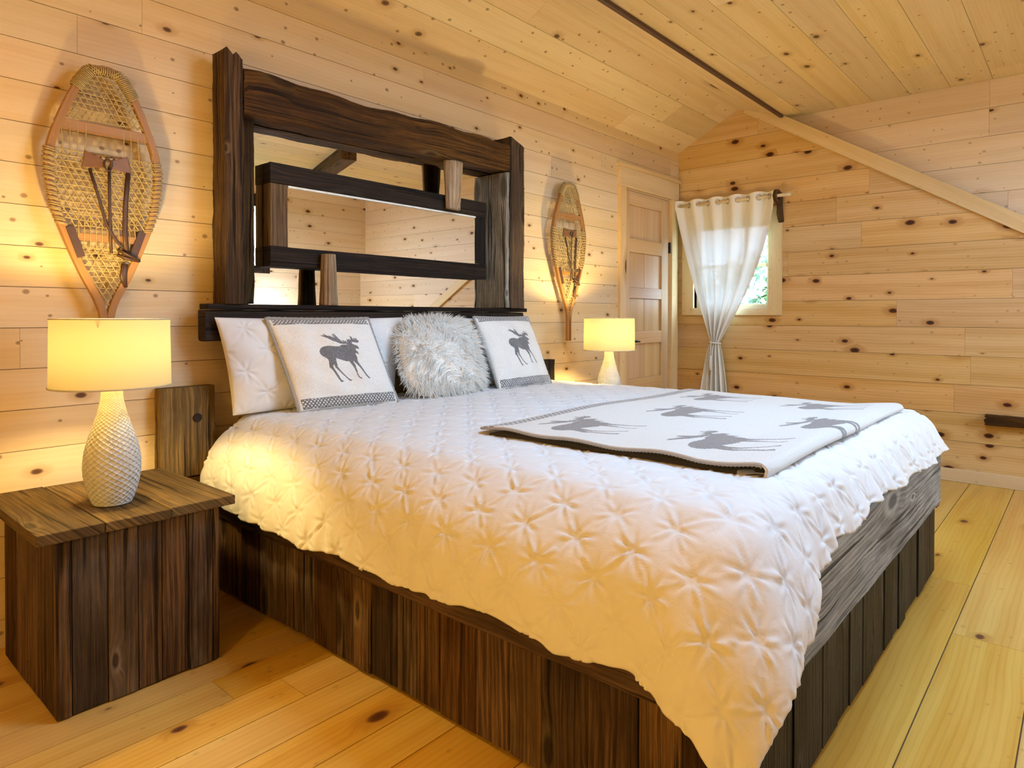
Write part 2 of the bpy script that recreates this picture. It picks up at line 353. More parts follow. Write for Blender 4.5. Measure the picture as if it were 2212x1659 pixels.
# floor boards run along x
fr = [0.0]
while fr[-1] < 1.43 - .01: fr.append(fr[-1] + .1425)
while fr[-1] < 4.7: fr.append(fr[-1] + (.225 if len(fr) % 2 else .235))
o = planks('floor', (0, 0, 0), (1, 0, 0), (0, -1, 0), (0, 0, 1), [rect(XW, W + .1, -.05, 4.75)], [-.05] + fr[1:], M['floor'], (1.6, 3.4), .0018, seed=14); tag(o, kind='structure')
# ceiling: slope over the bed wall, ridge board, flat part
ce = empty('ceiling'); tag(ce, kind='structure')
sv = V3(0, -YR, ZR - 2.51); sl = np.linalg.norm(sv); sv /= sl
planks('sloped_ceiling', (0, 0, 2.51), (1, 0, 0), sv, (0, -sv[2], sv[1]), [rect(XW, W + .06, -.02, sl + .01)], [-.02, .205, .41, sl + .01], M['ceil'], (1.8, 3.8), seed=21, parent=ce)
rv = V3(0, -(YF - YR), ZF - ZR); rl = np.linalg.norm(rv); rv /= rl
planks('ridge_board', (0, -YR, ZR), (1, 0, 0), rv, (0, rv[2], -rv[1]) if False else (0, -abs(rv[2]) * -1 * -1, -abs(rv[1])), [rect(XW, W + .06, 0, rl)], [0, .17, rl], M['trim'], (2.5, 4.5), seed=22, parent=ce)
SK = (.60, 1.70, 1.75, 2.75)   # opening of an added, unseen roof window lighting the bed top (x0,x1,-y0,-y1)
planks('flat_ceiling', (0, 0, ZF), (1, 0, 0), (0, -1, 0), (0, 0, -1), [rect(XW, SK[0], YF, 4.75), rect(SK[0], SK[1], YF, SK[2]), rect(SK[0], SK[1], SK[3], 4.75), rect(SK[1], W + .15, YF, 4.75)], rowlist(YF, 4.75, .2365, 1.258 - .2365 * 2), M['ceil'], (1.8, 3.8), seed=23, parent=ce)
mb = MB(); mb.box(XW, W - .005, -YF - .008, -YF + .016, ZF - .02, ZF + .012, 0)
o = mb.build('trim_1', M['darkstrip']); tag(o, kind='structure')
# diagonal trim on the gable
mb = MB(); d = V3(0, -1, -SL); d /= np.linalg.norm(d); nrm = V3(0, -d[2], d[1]); nrm = V3(0, SL, -1) / math.hypot(SL, 1)
p0 = V3(W, -YR - .06, ZR - SL * .06 + .0); L = 4.4; wid = .095
A = []
for s_ in (0, L):
    for h in (0, wid):
        for dx in (-.028, .004): A.append(p0 + d * s_ - nrm * h + V3(dx, 0, 0))
fs = [(0, 1, 3, 2), (4, 6, 7, 5), (0, 4, 5, 1), (2, 3, 7, 6), (0, 2, 6, 4), (1, 5, 7, 3)]
mb.add(A, fs, [[(float((A[k] - p0) @ d), float((A[k] - p0) @ nrm)) for k in f] for f in fs], (.5, .5, .8))
o = bevel(mb.build('trim_2', M['trim']), .003); tag(o, kind='structure')
mb = MB(); mb.box(W - .016, W + .001, -4.7, 0, 0, .085, 1); o = bevel(mb.build('baseboard_east', M['trim']), .003); tag(o, kind='structure')
# dark timber under the flat ceiling (seen in the mirror)
mb = MB(); a = V3(2.55, -2.52, ZF); b = V3(3.1, -4.1, ZF); dd = (b - a) / np.linalg.norm(b - a); nn = V3(-dd[1], dd[0], 0) * .07
vs = [a - nn, a + nn, b + nn, b - nn]; vs = vs + [v - V3(0, 0, .12) for v in vs]
mb.add(vs, [(0, 1, 2, 3), (7, 6, 5, 4), (0, 4, 5, 1), (1, 5, 6, 2), (2, 6, 7, 3), (3, 7, 4, 0)], [[(0, 0), (0, .1), (2.5, .1), (2.5, 0)]] * 6, (.5, .5, .5)); o = mb.build('trim_3', M['barn']); tag(o, kind='structure')
# ------------------------------------------------------------------ windows
def window(name, P, u0, u1, z0, z1, cas, mull, midz, sillw, lab, matc):
    """P(u,z,d): d is depth into the wall"""
    r = empty(name); tag(r, kind='structure')
    def bar(nm, a0, a1, b0, b1, d0, d1, mat, par=r):
        mb = MB(); c0 = [P(u, z, d) for u in (a0, a1) for z in (b0, b1) for d in (d0, d1)]
        lo = np.min(c0, 0); hi = np.max(c0, 0); mb.box(lo[0], hi[0], lo[1], hi[1], lo[2], hi[2]); return bevel(mb.build(nm, mat, par), .002)
    w = cas
    bar('casing', u0 - w, u0, z0 - .06, z1 + w, -.02, .0, matc); bar('casing', u1, u1 + w, z0 - .06, z1 + w, -.02, .0, matc)
    bar('casing', u0, u1, z1, z1 + w, -.02, .0, matc); bar('sill', u0 - .0, u1 + .0, z0 - sillw, z0, -.022, .0, matc)
    for q in ((u0 - .012, u0, z0, z1), (u1, u1 + .012, z0, z1), (u0, u1, z0 - .012, z0), (u0, u1, z1, z1 + .012)): bar('jamb', *q, .0, .1, matc)
    s = .032
    for q in ((u0, u0 + s, z0, z1), (u1 - s, u1, z0, z1), (u0 + s, u1 - s, z0, z0 + s), (u0 + s, u1 - s, z1 - s, z1)): bar('sash_frame', *q, .045, .075, matc)
    if midz: bar('sash_rail', u0 + s, u1 - s, midz - .014, midz + .014, .04, .075, matc)
    for m_ in mull: bar('mullion', m_ - .012, m_ + .012, z0 + s, z1 - s, .05, .07, matc)
    bar('pane', u0 + s * .5, u1 - s * .5, z0 + s * .5, z1 - s * .5, .058, .061, M['glass'])
    return r
window('window_1', lambda u, z, d: (W + d, -u, z), *WO, .105, [.575], 1.516, .06, '', M['trim'])
window('window_2', lambda u, z, d: (u, YS - d, z), *SW, .1, [2.33], None, .06, '', M['barn_dark'])
window('added_roof_window', lambda u, z, d: (u, -z, ZF + d), *SK, .08, [1.15], None, .08, '', M['trim'])  # added skylight out of view, brightens the bed top
# ------------------------------------------------------------------ door
dr = empty('door_1'); tag(dr, kind='structure')
def db(nm, *b, mat=M['door'], axis=None, par=dr, bev=.003):
    mb = MB(); mb.box(*b, axis=axis); return bevel(mb.build(nm, mat, par), bev)
db('casing', 3.215, 3.302, -.024, .01, 0, 2.09, mat=M['trim'], axis=2); db('casing', 4.034, 4.135, -.024, .01, 0, 2.09, mat=M['trim'], axis=2)
db('casing', 3.205, 4.15, -.026, .01, 2.09, 2.235, mat=M['trim'], axis=0); db('cap_moulding', 3.195, 4.16, -.04, .01, 2.235, 2.262, mat=M['trim'], axis=0)
db('jamb', 3.302, 3.312, -.0, .06, 0, 2.09, axis=2); db('jamb', 4.024, 4.034, .0, .06, 0, 2.09, axis=2); db('jamb', 3.302, 4.034, .0, .06, 2.078, 2.09, axis=0)
DX0, DX1 = 3.314, 4.022; pz = [(.16, .50), (.608, .884), (.983, 1.242), (1.327, 1.602), (1.709, 1.972)]
db('stile', DX0, 3.39, .004, .044, .01, 2.075, axis=2); db('stile', 3.905, DX1, .004, .044, .01, 2.075, axis=2)
zz = [.01] + [z for p in pz for z in p] + [2.075]
db('threshold', 3.302, 4.034, -.005, .06, 0, .009, axis=0)
for k in range(0, len(zz), 2): db('rail', 3.39, 3.905, .004, .044, zz[k], zz[k + 1], axis=0)
for a, b in pz:
    mb = MB(); mb.box(3.39, 3.645, .022, .036, a, b, 2); mb.box(3.65, 3.905, .022, .036, a, b, 2); mb.box(3.40, 3.895, .026, .036, a, b, 2)
    bevel(mb.build('panel', M['door'], dr), .003)
for z in (1.68, .25):
    mb = MB(); mb.tube([(4.027, -.004, z - .045), (4.027, -.004, z + .045)], .009, 8); mb.box(4.016, 4.03, -.002, .004, z - .045, z + .045, 2); mb.build('hinge', M['black'], dr)
mb = MB(); mb.tube([(3.40 - .03, .004, .905), (3.37, -.035, .905)], .009, 10); mb.tube([(3.37, -.04, .905), (3.41, -.043, .906), (3.475, -.04, .902)], [.010, .009, .007], 8)
mb.tube([(3.37, .004, .905), (3.37, -.004, .905)], .024, 14); mb.build('handle', M['black'], dr, True)
# ------------------------------------------------------------------ timber helper
def timber(mb, ax, a, b, c0, c1, e0, e1, seg=40, amp=.004, rad=.008, seed=0, wav=6, edge=None, col=None, endamp=0.0, m=0):
    """hewn beam along axis ax from a to b; c = first other axis, e = second"""
    o1, o2 = [k for k in range(3) if k != ax]; n = 0; sec = []
    K = 3
    def corner(cx, cy, s0):
        return [(cx + rad * math.cos(s0 + math.pi / 2 * k / K), cy + rad * math.sin(s0 + math.pi / 2 * k / K)) for k in range(K + 1)]
    mid = lambda p, q, m_: [(p[0] + (q[0] - p[0]) * k / m_, p[1] + (q[1] - p[1]) * k / m_) for k in range(1, m_)]
    cs = [corner(c1 - rad, e1 - rad, 0), corner(c0 + rad, e1 - rad, math.pi / 2), corner(c0 + rad, e0 + rad, math.pi), corner(c1 - rad, e0 + rad, 1.5 * math.pi)]
    for k in range(4): sec += cs[k] + mid(cs[k][-1], cs[(k + 1) % 4][0], 5)
    n = len(sec); cc, ec = (c0 + c1) / 2, (e0 + e1) / 2; rng = np.random.RandomState(seed)
    nzs = np.array([smooth_noise(seg + 1, wav, seed * 97 + (k // 4) * 7) for k in range(n)]) * .6 + rng.uniform(-.35, .35, (n, seg + 1)) * .5
    per = [0.]
    for k in range(n): per.append(per[-1] + math.dist(sec[k], sec[(k + 1) % n]))
    vs = []; en = [rng.uniform(-1, 1, n) * endamp, rng.uniform(-1, 1, n) * endamp]
    for i in range(seg + 1):
        t_ = i / seg; L_ = a + (b - a) * t_
        for k in range(n):
            dx, dy = sec[k][0] - cc, sec[k][1] - ec; ln = math.hypot(dx, dy) + 1e-9; am = amp * nzs[k][i]
            p = [0, 0, 0]; p[ax] = L_ + (en[0][k] if i == 0 else en[1][k] if i == seg else 0); p[o1] = sec[k][0] + dx / ln * am; p[o2] = sec[k][1] + dy / ln * am
            if edge: edge(p, t_, k / n)
            vs.append(p)
    fs = []; uv = []; ou, ov = random.random() * 30, random.random() * 30
    par = (ax == 1)
    for i in range(seg):
        for k in range(n):
            q = (k + 1) % n; f = (i * n + k, i * n + q, (i + 1) * n + q, (i + 1) * n + k)
            l0, l1 = a + (b - a) * i / seg + ou, a + (b - a) * (i + 1) / seg + ou
            w = [(l0, per[k] + ov), (l0, per[k + 1] + ov), (l1, per[k + 1] + ov), (l1, per[k] + ov)]
            if par == (b > a): f = f[::-1]; w = w[::-1]
            fs.append(f); uv.append(w)
    e0_ = tuple(range(n)); e1_ = tuple(seg * n + k for k in range(n))
    for f, fl in ((e0_, True), (e1_, False)):
        if fl != (par == (b > a)): f = f[::-1]
        fs.append(f); uv.append([(vs[k][o1] * .25 + ou, vs[k][o2] + ov) for k in f])
    mb.add(vs, fs, uv, col or (random.random(), random.random(), random.random()), m)
def tobj(name, mat, parent, *a, smooth=False, **k):
    mb = MB(); timber(mb, *a, **k); return mb.build(name, mat, parent, smooth)
# ------------------------------------------------------------------ bed
BX0, BX1, BY = .117, 2.217, -2.209
bed = empty('bed', (1.167, -1.1, 0)); tag(bed, 'king platform bed box clad in dark weathered barn boards under white duvet', 'bed')
def child(o, root):
    o.location = -Vector(root.location); return o
def boards(name, mat, parent, ax, fixed, thick, s0, s1, z0, z1, wid, seed, sgn, mats=None):
    """vertical boards along axis ax ('x' or 'y') on plane fixed; one mesh"""
    rng = random.Random(seed); mb = MB(); p = s0; dirn = 1 if s1 > s0 else -1; i = 0
    while (s1 - p) * dirn > .015:
        w = min(rng.uniform(*wid), abs(s1 - p)); 
        if abs(s1 - p) - w < .04: w = abs(s1 - p)
        q = p + dirn * w; lo, hi = min(p, q) + .0012, max(p, q) - .0012; off = rng.uniform(0, .006)
        f0, f1 = sorted((fixed + sgn * off - 0, fixed + sgn * (off + thick))); zb = z0 + rng.uniform(0, .006)
        c = (rng.random(), rng.random(), rng.random())
        if ax == 'x': mb.box(lo, hi, f0, f1, zb, z1, 2, c)
        else: mb.box(f0, f1, lo, hi, zb, z1, 2, c)
        p = q; i += 1
    return bevel(mb.build(name, mat, parent), .0025)
for o in (boards('side_panel', M['barn'], bed, 'y', BX0 + .003, .022, -.03, BY + .02, .012, .36, (.085, .15), 41, 1),
          boards('side_panel', M['barn'], bed, 'y', BX1 - .003, .022, -.03, BY + .02, .012, .36, (.085, .15), 42, -1),
          boards('foot_panel', M['barn_black'], bed, 'x', BY + .003, .022, BX0 + .001, BX1 - .001, .012, .36, (.085, .14), 43, 1)): child(o, bed)
o = tobj('side_rail', M['redbeam'], bed, 1, -.03, BY - .012, BX0 - .016, BX0 + .07, .302, .50, seg=90, amp=.006, rad=.014, seed=5); child(o, bed)
o = tobj('side_rail', M['redbeam'], bed, 1, -.03, BY - .012, BX1 - .07, BX1 + .012, .302, .50, seg=60, amp=.006, rad=.014, seed=6); child(o, bed)
o = tobj('foot_rail', M['barn_grey'], bed, 0, BX0 + .0705, BX1 - .0705 + .07, BY - .016, BY + .06, .31, .55, seg=80, amp=.003, rad=.008, seed=7); child(o, bed)
mb = MB(); mb.box(BX0 + .0, BX0 + .0705, BY - .016, BY - .0125, .31, .55, 0, (.5, .5, .5)); 
mb = MB(); mb.tube([(BX0 - .010, -1.675, .385), (BX0 - .0235, -1.675, .385)], .020, 16); o = mb.build('bolt_hole', M['black'], bed); child(o, bed)
o = tobj('head_post', M['barn_gold'], bed, 2, .475, .822, -.091, .119, -.062, -.006, seg=30, amp=.003, rad=.01, seed=8); child(o, bed)
o = tobj('head_post', M['barn_dark'], bed, 2, .475, .818, 2.18, 2.357, -.062, -.006, seg=30, amp=.003, rad=.01, seed=9); child(o, bed)
mb = MB(); mb.tube([(.048, -.0615, .70), (.048, -.0655, .70)], .017, 14); o = mb.build('bolt_plug', M['barn_dark'], bed); child(o, bed)
o = tobj('head_rail', M['barn'], bed, 0, -.09, 2.357, -.058, -.010, .30, .474, seg=60, amp=.003, rad=.01, seed=10); child(o, bed)
mb = MB(); mb.box(.23, 2.10, -2.08, -.10, .30, .655); mt = bevel(mb.build('mattress', M['mattress']), .05, 4); tag(mt, 'thick white mattress lying inside the barn-board bed box', 'mattress')
mb = MB(); mb.box(.145, 2.19, -2.14, -.065, .27, .298, 0); o = mb.build('bed_deck', M['barn'], bed); child(o, bed)
# ------------------------------------------------------------------ duvet
X0, X1, Y0 = .28, 2.053, -2.03
PR = np.array([(0, .70), (.075, .69), (.15, .635), (.205, .575), (.24, .50), (.256, .42), (.262, .34), (.265, .10), (.265, -.3)])
pa = np.concatenate([[0], np.cumsum(np.hypot(*np.diff(PR, axis=0).T))])
fr_ = np.linspace(0, pa[-1], 900); pe = np.interp(fr_, pa, PR[:, 0]); pzv = np.interp(fr_, pa, PR[:, 1])
ker = np.hanning(61); ker /= ker.sum(); pe = np.convolve(np.pad(pe, 30, 'edge'), ker, 'valid'); pzv = np.convolve(np.pad(pzv, 30, 'edge'), ker, 'valid')
def prof(r): return np.interp(r, fr_, pe), np.interp(r, fr_, pzv)
CELL = .0052; SP = .0735
def topz(x, y): return .700 + .012 * np.sin(np.clip((x - X0) / (X1 - X0), 0, 1) * np.pi) ** .6
def duvet_base(U, Vv):
    a = np.maximum(X0 - U, 0); a2 = np.maximum(U - X1, 0); b = np.maximum(Vv + Y0, 0)
    x = np.clip(U, X0, X1); y = np.maximum(-Vv, Y0)
    aa = a + a2; r = np.hypot(aa, b); e, z = prof(r); sgn = np.where(a > 0, -1., 1.)
    rs = np.maximum(r, 1e-9); cs, sn = aa / rs, b / rs; k = 1 + (.20 + .16 * np.clip((r - .3) / .25, 0, 1)) * (2 * cs * sn) ** 2
    crown = topz(x, y) - .70; wt = np.clip((b + a2) / rs, 0, 1) * np.where(a > 0, b / rs, 1.0) * np.exp(-((r - .15) / .085) ** 2)
    z = z + .030 * wt; e = e + .018 * wt
    return x + sgn * cs * e * k, y - sn * e * k, z + crown * np.exp(-(r / .15) ** 2)
def puck(U, Vv, seed=3):
    p = (U + Vv) / (2 * SP); q = (U - Vv) / (2 * SP)
    ip, iq = np.round(p).astype(int), np.round(q).astype(int); dp, dq = p - ip, q - iq
    h0 = (ip * 7349 + iq * 9151) % 997 / 997.; h1 = (ip * 1117 + iq * 5419) % 991 / 991.
    # local position around the nearest pinch (metres)
    lu = (dp + dq) * SP; lv = (dp - dq) * SP; r = np.hypot(lu, lv); th = np.arctan2(lv, lu)
    puff = (np.abs(np.sin(np.pi * p)) * np.abs(np.sin(np.pi * q))) ** .6
    cr = np.minimum(np.abs(dp), np.abs(dq)) * 2 * SP / 1.414
    h = .0050 * puff + .0034 * np.exp(-(cr / .0042) ** 2) * (1 - np.exp(-(r / .010) ** 2)) * (.5 + 1.3 * h1)
    h += -.006 * np.exp(-(r / .012) ** 2) + .004 * np.exp(-(r / .005) ** 2)
    h += (.0016 + .0016 * h0) * np.cos(7 * th + 6.28 * h1) * np.exp(-((r - .022) / .02) ** 2)
    h += .0012 * np.cos(13 * th + 6.28 * h0) * np.exp(-((r - .03) / .02) ** 2)
    return h
def wob(s, sd, scale=9): return np.interp(s, np.linspace(0, 1, 400), smooth_noise(400, 400 / scale, sd))
nL, nT, nR = int(.46 / CELL), int((X1 - X0) / CELL), int(.42 / CELL / 1.6)
VH = .13; nV, nB = int((-Y0 - VH) / CELL), int(.34 / CELL)
fu = np.concatenate([-(np.arange(nL, 0, -1) / nL), [0], np.arange(1, nT) / nT, [1], 1 + np.arange(1, nR + 1) / nR])
fv = np.concatenate([np.arange(0, nV) / nV, [1], 1 + np.arange(1, nB + 1) / nB])
GU, GV = np.meshgrid(fu, fv)
vtop = VH + np.clip(GV, 0, 1) * (-Y0 - VH); utop = X0 + np.clip(GU, 0, 1) * (X1 - X0)
vb = np.maximum(GV - 1, 0); ul = np.maximum(-GU, 0); ur = np.maximum(GU - 1, 0)
sV = (vtop - VH) / 2.3 + vb * .15; sU = (utop - X0) / 2.2 + .1 - ul * .1
AL = .445 + .012 * wob(sV, 51, 14) + .008 * wob(sV, 52, 30) - .05 * np.exp(-((vtop - VH) / .12) ** 2) + .02 * vb
AR = .40 + .012 * wob(sV, 53, 14) - .08 * np.clip((vtop - 1.4) / .5, 0, 1)
xx = utop - .9 * ul * .3
BL = np.interp(xx, [0.0, .16, .28, .36, .46, .6, 1.0, 1.6, 1.9, 2.2], [.345, .37, .375, .325, .285, .272, .262, .275, .29, .29]) + .009 * wob(sU, 61, 18) + .005 * wob(sU, 62, 37)
vb2 = vb * np.sqrt(1 - ur ** 2 / 2); CU = utop - ul * AL + ur * np.sqrt(1 - vb ** 2 / 2) * AR; CVv = vtop + vb2 * BL
bx, by, bz = duvet_base(CU, CVv)
P = np.stack([bx, by, bz], -1)
dU = np.stack(duvet_base(CU + .004, CVv), -1) - np.stack(duvet_base(CU - .004, CVv), -1)
dV = np.stack(duvet_base(CU, CVv + .004), -1) - np.stack(duvet_base(CU, CVv - .004), -1)
Nn = np.cross(dV, dU); Nn /= np.linalg.norm(Nn, axis=-1, keepdims=True) + 1e-9
h = puck(CU, CVv)
rr_ = np.hypot(np.maximum(X0 - CU, 0) + np.maximum(CU - X1, 0), np.maximum(CVv + Y0, 0))
# soft long billows, stronger over the drop; gathers at the foot hem
bil = .004 * np.sin(CU * 9 + 2.1 * np.sin(CVv * 3.1)) * np.sin(CVv * 7.3 + 1.7 * np.sin(CU * 4)) + .0015 * np.sin(CVv * 19 + 2 * np.sin(CU * 7))
h = h + bil * (.5 + np.clip(rr_ / .2, 0, 1))
h = h + .006 * vb ** 2 * np.sin(CU * 47 + 3 * np.sin(CU * 11)) * (CU > X0 - .05) + .004 * ul ** 3 * np.sin(CVv * 70 + 2 * np.sin(CVv * 13))
h = h - .035 * np.clip(ul * 3 - 2.6, 0, 1) * .25
P = P + Nn * (h + .004)[..., None]
nr, nc = P.shape[:2]; idx = np.arange(nr * nc).reshape(nr, nc)
quads = np.stack([idx[:-1, :-1], idx[1:, :-1], idx[1:, 1:], idx[:-1, 1:]], -1).reshape(-1, 4)[:, ::-1]
duv = mk('duvet', P.reshape(-1, 3), quads[:, ::-1], M['duvet'], smooth=True); tag(duv, 'white pintucked duvet spread over the bed, one corner hanging down', 'duvet')
sm = duv.modifiers.new('solid', 'SOLIDIFY'); sm.thickness = .012; sm.offset = -1
# ------------------------------------------------------------------ moose silhouette (unit = outline units, y down)
MOOSE = [[(262,790),(275,730),(330,672),(400,640),(520,632),(640,650),(740,652),(800,620),(930,612),(985,590),(1060,600),(1120,630),(1165,650),(1180,690),(1170,725),(1100,705),(1085,740),(1120,790),(1128,840),(1100,825),(1070,800),(1050,830),(1065,890),(1055,945),(1040,960),(960,985),(920,990),(850,970),(790,975),(700,950),(620,925),(560,905),(540,950),(440,960),(390,950),(370,900),(300,850)],
 [(960,580),(990,600),(880,605),(780,590),(700,555),(620,530),(540,470),(480,440),(420,410),(450,400),(500,415),(470,385),(500,380),(560,420),(620,430),(680,460),(700,470),(655,400),(680,395),(730,450),(690,380),(710,368),(740,385),(790,470),(840,530),(880,550),(870,510),(890,510),(910,545),(935,520),(960,560)],
 [(960,590),(980,500),(1000,480),(1010,520),(1040,480),(1060,510),(1090,490),(1090,430),(1120,430),(1130,480),(1150,500),(1165,455),(1180,460),(1185,510),(1210,470),(1230,460),(1235,520),(1260,510),(1255,560),(1200,580),(1150,570),(1080,560),(1050,615)],
 [(390,930),(450,930),(470,990),(440,1080),(460,1150),(510,1270),(530,1340),(585,1385),(560,1400),(515,1405),(480,1340),(450,1250),(410,1140),(365,1080),(375,1000)],
 [(440,940),(545,920),(530,1080),(590,1180),(680,1290),(740,1350),(785,1370),(740,1390),(690,1340),(620,1260),(540,1170),(480,1100),(465,1040)],
 [(845,965),(940,970),(950,1060),(940,1160),(935,1240),(950,1310),(1000,1350),(985,1368),(930,1330),(910,1260),(905,1160),(880,1060)],
 [(950,970),(1050,940),(1050,1010),(1080,1110),(1110,1220),(1150,1300),(1200,1355),(1170,1370),(1110,1310),(1070,1220),(1030,1110),(980,1030)]]
def inmoose(x, y):
    """x right, y up, centred; outline about 1000 units wide"""
    X = x + 750; Y = 890 - y; r = np.zeros(X.shape, bool)
    for poly in MOOSE:
        ins = np.zeros(X.shape, bool); n = len(poly)
        for i in range(n):
            (ax_, ay), (bx_, by_) = poly[i], poly[(i + 1) % n]
            if ay == by_: continue
            c = ((ay > Y) != (by_ > Y)) & (X < (bx_ - ax_) * (Y - ay) / (by_ - ay) + ax_); ins ^= c
        r |= ins
    return r
# ------------------------------------------------------------------ pillows
def pose(bc, tc, yaw):
    """matrix for a cushion: local x = width, z = up along the cushion, y = back; origin bottom centre"""
    xd = Vector((math.cos(yaw), math.sin(yaw), 0)); up_ = Vector(tc) - Vector(bc); up_ = (up_ - xd * xd.dot(up_)).normalized(); yd = up_.cross(xd)
    return Matrix(((xd[0], yd[0], up_[0], bc[0]), (xd[1], yd[1], up_[1], bc[1]), (xd[2], yd[2], up_[2], bc[2]), (0, 0, 0, 1)))
def skew_of(bc, tc, yaw):
    d = Vector(tc) - Vector(bc); xd = Vector((math.cos(yaw), math.sin(yaw), 0)); k = d.dot(xd); return k / (d - xd * k).length
def pillow_pts(w, hgt, T, n, m, pinch=.05, seed=1, ex=.42, lump=.006, taper=0.0, rnd=0.0):
    s = np.linspace(-1, 1, n); t_ = np.linspace(-1, 1, m); Sg, Tg = np.meshgrid(s, t_)
    x = w / 2 * Sg * (1 - pinch * (1 - Tg ** 2) * 1.0); z = hgt / 2 * Tg * (1 - pinch * (1 - Sg ** 2))
    x = x * (1 - taper * (1 - Tg) / 2); k_ = 1 - rnd * (Sg * Tg) ** 4; x = x * k_; z = z * k_
    th = T / 2 * np.clip((1 - np.abs(Sg) ** 2.2) * (1 - np.abs(Tg) ** 2.2), 0, 1) ** ex
    rg = np.random.RandomState(seed); ph = rg.uniform(0, 6.28, 6)
    th = th * (1 + .06 * np.sin(3 * Sg + ph[0]) * np.sin(2.6 * Tg + ph[1])) + lump * np.clip(th / T * 2, 0, 1) * (np.sin(9 * Sg + 4 * Tg + ph[2]) * np.sin(6 * Tg - 3 * Sg + ph[3]))
    return Sg, Tg, x, z + hgt / 2, th
def cushion(name, w, hgt, T, pat, mats, parent, n=180, seed=1, disp=None, pinch=.05, taper=0.0, skew=0.0, rnd=0.0):
    Sg, Tg, x, z, th = pillow_pts(w, hgt, T, n, n, pinch, seed, taper=taper, rnd=rnd)
    dsp = disp(x, z) * np.clip(th / (T * .25), 0, 1) if disp is not None else 0
    cxm = (x[:-1, :-1] + x[1:, 1:]).ravel() / 2; czm = (z[:-1, :-1] + z[1:, 1:]).ravel() / 2; x = x + skew * z
    front = np.stack([x, -(th + dsp), z], -1).reshape(-1, 3)
    back = np.stack([x, th * .8, z], -1).reshape(-1, 3)
    idx = np.arange(n * n).reshape(n, n)
    q = np.stack([idx[:-1, :-1], idx[:-1, 1:], idx[1:, 1:], idx[1:, :-1]], -1).reshape(-1, 4)
    fm = np.concatenate([pat(cxm, czm).astype(int) if pat else np.zeros(len(q), int), np.zeros(len(q), int)])
    return mk(name, np.concatenate([front, back]), np.concatenate([q, q[:, ::-1] + n * n]), mats, parent, fm=fm, smooth=True), (x, z)
def moose_pat(w, hgt, sc, ox, oz):
    def f(x, z):
        r = inmoose((x - ox) / sc, (z - oz) / sc)
        band = lambda c, hw: (np.abs(z - c) < hw)
        per = .030
        for c, hw in ((.026, .017), (hgt - .014, .012)):
            ph_ = np.abs(((x / per) % 1) - .5) * 2; yy = (z - c) / hw
            lines = (np.abs(np.abs(yy) - ph_) < .26) | (np.abs(np.abs(yy) - (1 - ph_)) < .2)
            r |= band(c, hw) & lines & (np.abs(x) < w / 2 - .012)
            r |= (np.abs(np.abs(z - c) - hw * 1.08) < .0013) & (np.abs(x) < w / 2 - .012)
        return r
    return f
def edge_loop(w, hgt, pinch, n=40, out=.004):
    pts = []
    for k in range(4):
        for t_ in np.linspace(-1, 1, n, endpoint=False):
            s_, q = [(t_, -1), (1, t_), (-t_, 1), (-1, -t_)][k]
            pts.append(((w / 2 + out) * s_ * (1 - pinch * (1 - q ** 2)), 0.0, (hgt / 2 + out) * q * (1 - pinch * (1 - s_ ** 2)) + hgt / 2))
    return pts
def piping(parent, w, hgt, pinch, mat, r=.0065, skew=0.0):
    mb = MB(); pts = edge_loop(w, hgt, pinch); pts = [(p[0] + skew * p[2], .0015 * math.sin(k * 2.1), p[2]) for k, p in enumerate(pts)]
    mb.tube(pts, [r * (1.0 + .25 * (k % 2)) for k in range(len(pts))], 8, closed=True); return mb.build('piping', mat, parent, True)
def moose_cushion(label, bc, tc, yaw, w, hgt, seed):
    sk = skew_of(bc, tc, yaw)
    r = empty('moose_cushion'); r.matrix_world = pose(bc, tc, yaw); tag(r, label, 'cushion', 'moose cushions on the bed')
    cushion('cover', w, hgt, .11, moose_pat(w, hgt, .200 / 1000 * w / .45, .015, hgt * .53), [M['wool'], M['greywool']], r, 230, seed, pinch=.02, skew=sk)
    piping(r, w, hgt, .02, M['stitch'], skew=sk); return r
moose_cushion('cream wool cushion with grey moose, nearest the lit lamp in front', (.572, -.338, .714), (.495, -.225, 1.078), math.radians(-7), .455, .385, 4)
moose_cushion('cream wool cushion with grey moose, right of the fluffy white cushion', (1.705, -.357, .714), (1.655, -.225, 1.085), math.radians(2), .46, .40, 9)
# pintucked shams
def sham(label, bc, tc, yaw, seed):
    r = empty('pillow_sham'); r.matrix_world = pose(bc, tc, yaw); tag(r, label, 'pillow', 'white pintucked pillow shams')
    def dsp(x, z):
        S2 = .085; p = (x + z) / (2 * S2); q = (x - z) / (2 * S2); dp, dq = p - np.round(p), q - np.round(q)
        lu, lv = (dp + dq) * S2, (dp - dq) * S2; rr = np.hypot(lu, lv); th = np.arctan2(lv, lu)
        cr = np.minimum(np.abs(dp), np.abs(dq)) * 2 * S2 / 1.414
        return .007 * (np.abs(np.sin(np.pi * p) * np.sin(np.pi * q))) ** .6 - .006 * np.exp(-(rr / .012) ** 2) + .003 * np.exp(-(cr / .005) ** 2) + .002 * np.cos(7 * th) * np.exp(-((rr - .025) / .02) ** 2)
    cushion('pillow_cover', .89, .385, .108, None, [M['sham']], r, 190, seed, dsp, .03, .14)
    return r
sham('white pintucked pillow sham leaning at the left behind the moose cushion', (.52, -.190, .708), (.50, -.172, 1.085), math.radians(-3), 12)
sham('white pintucked pillow sham at the right, mostly hidden by fur and moose cushions', (1.49, -.190, .708), (1.475, -.172, 1.09), math.radians(0), 13)
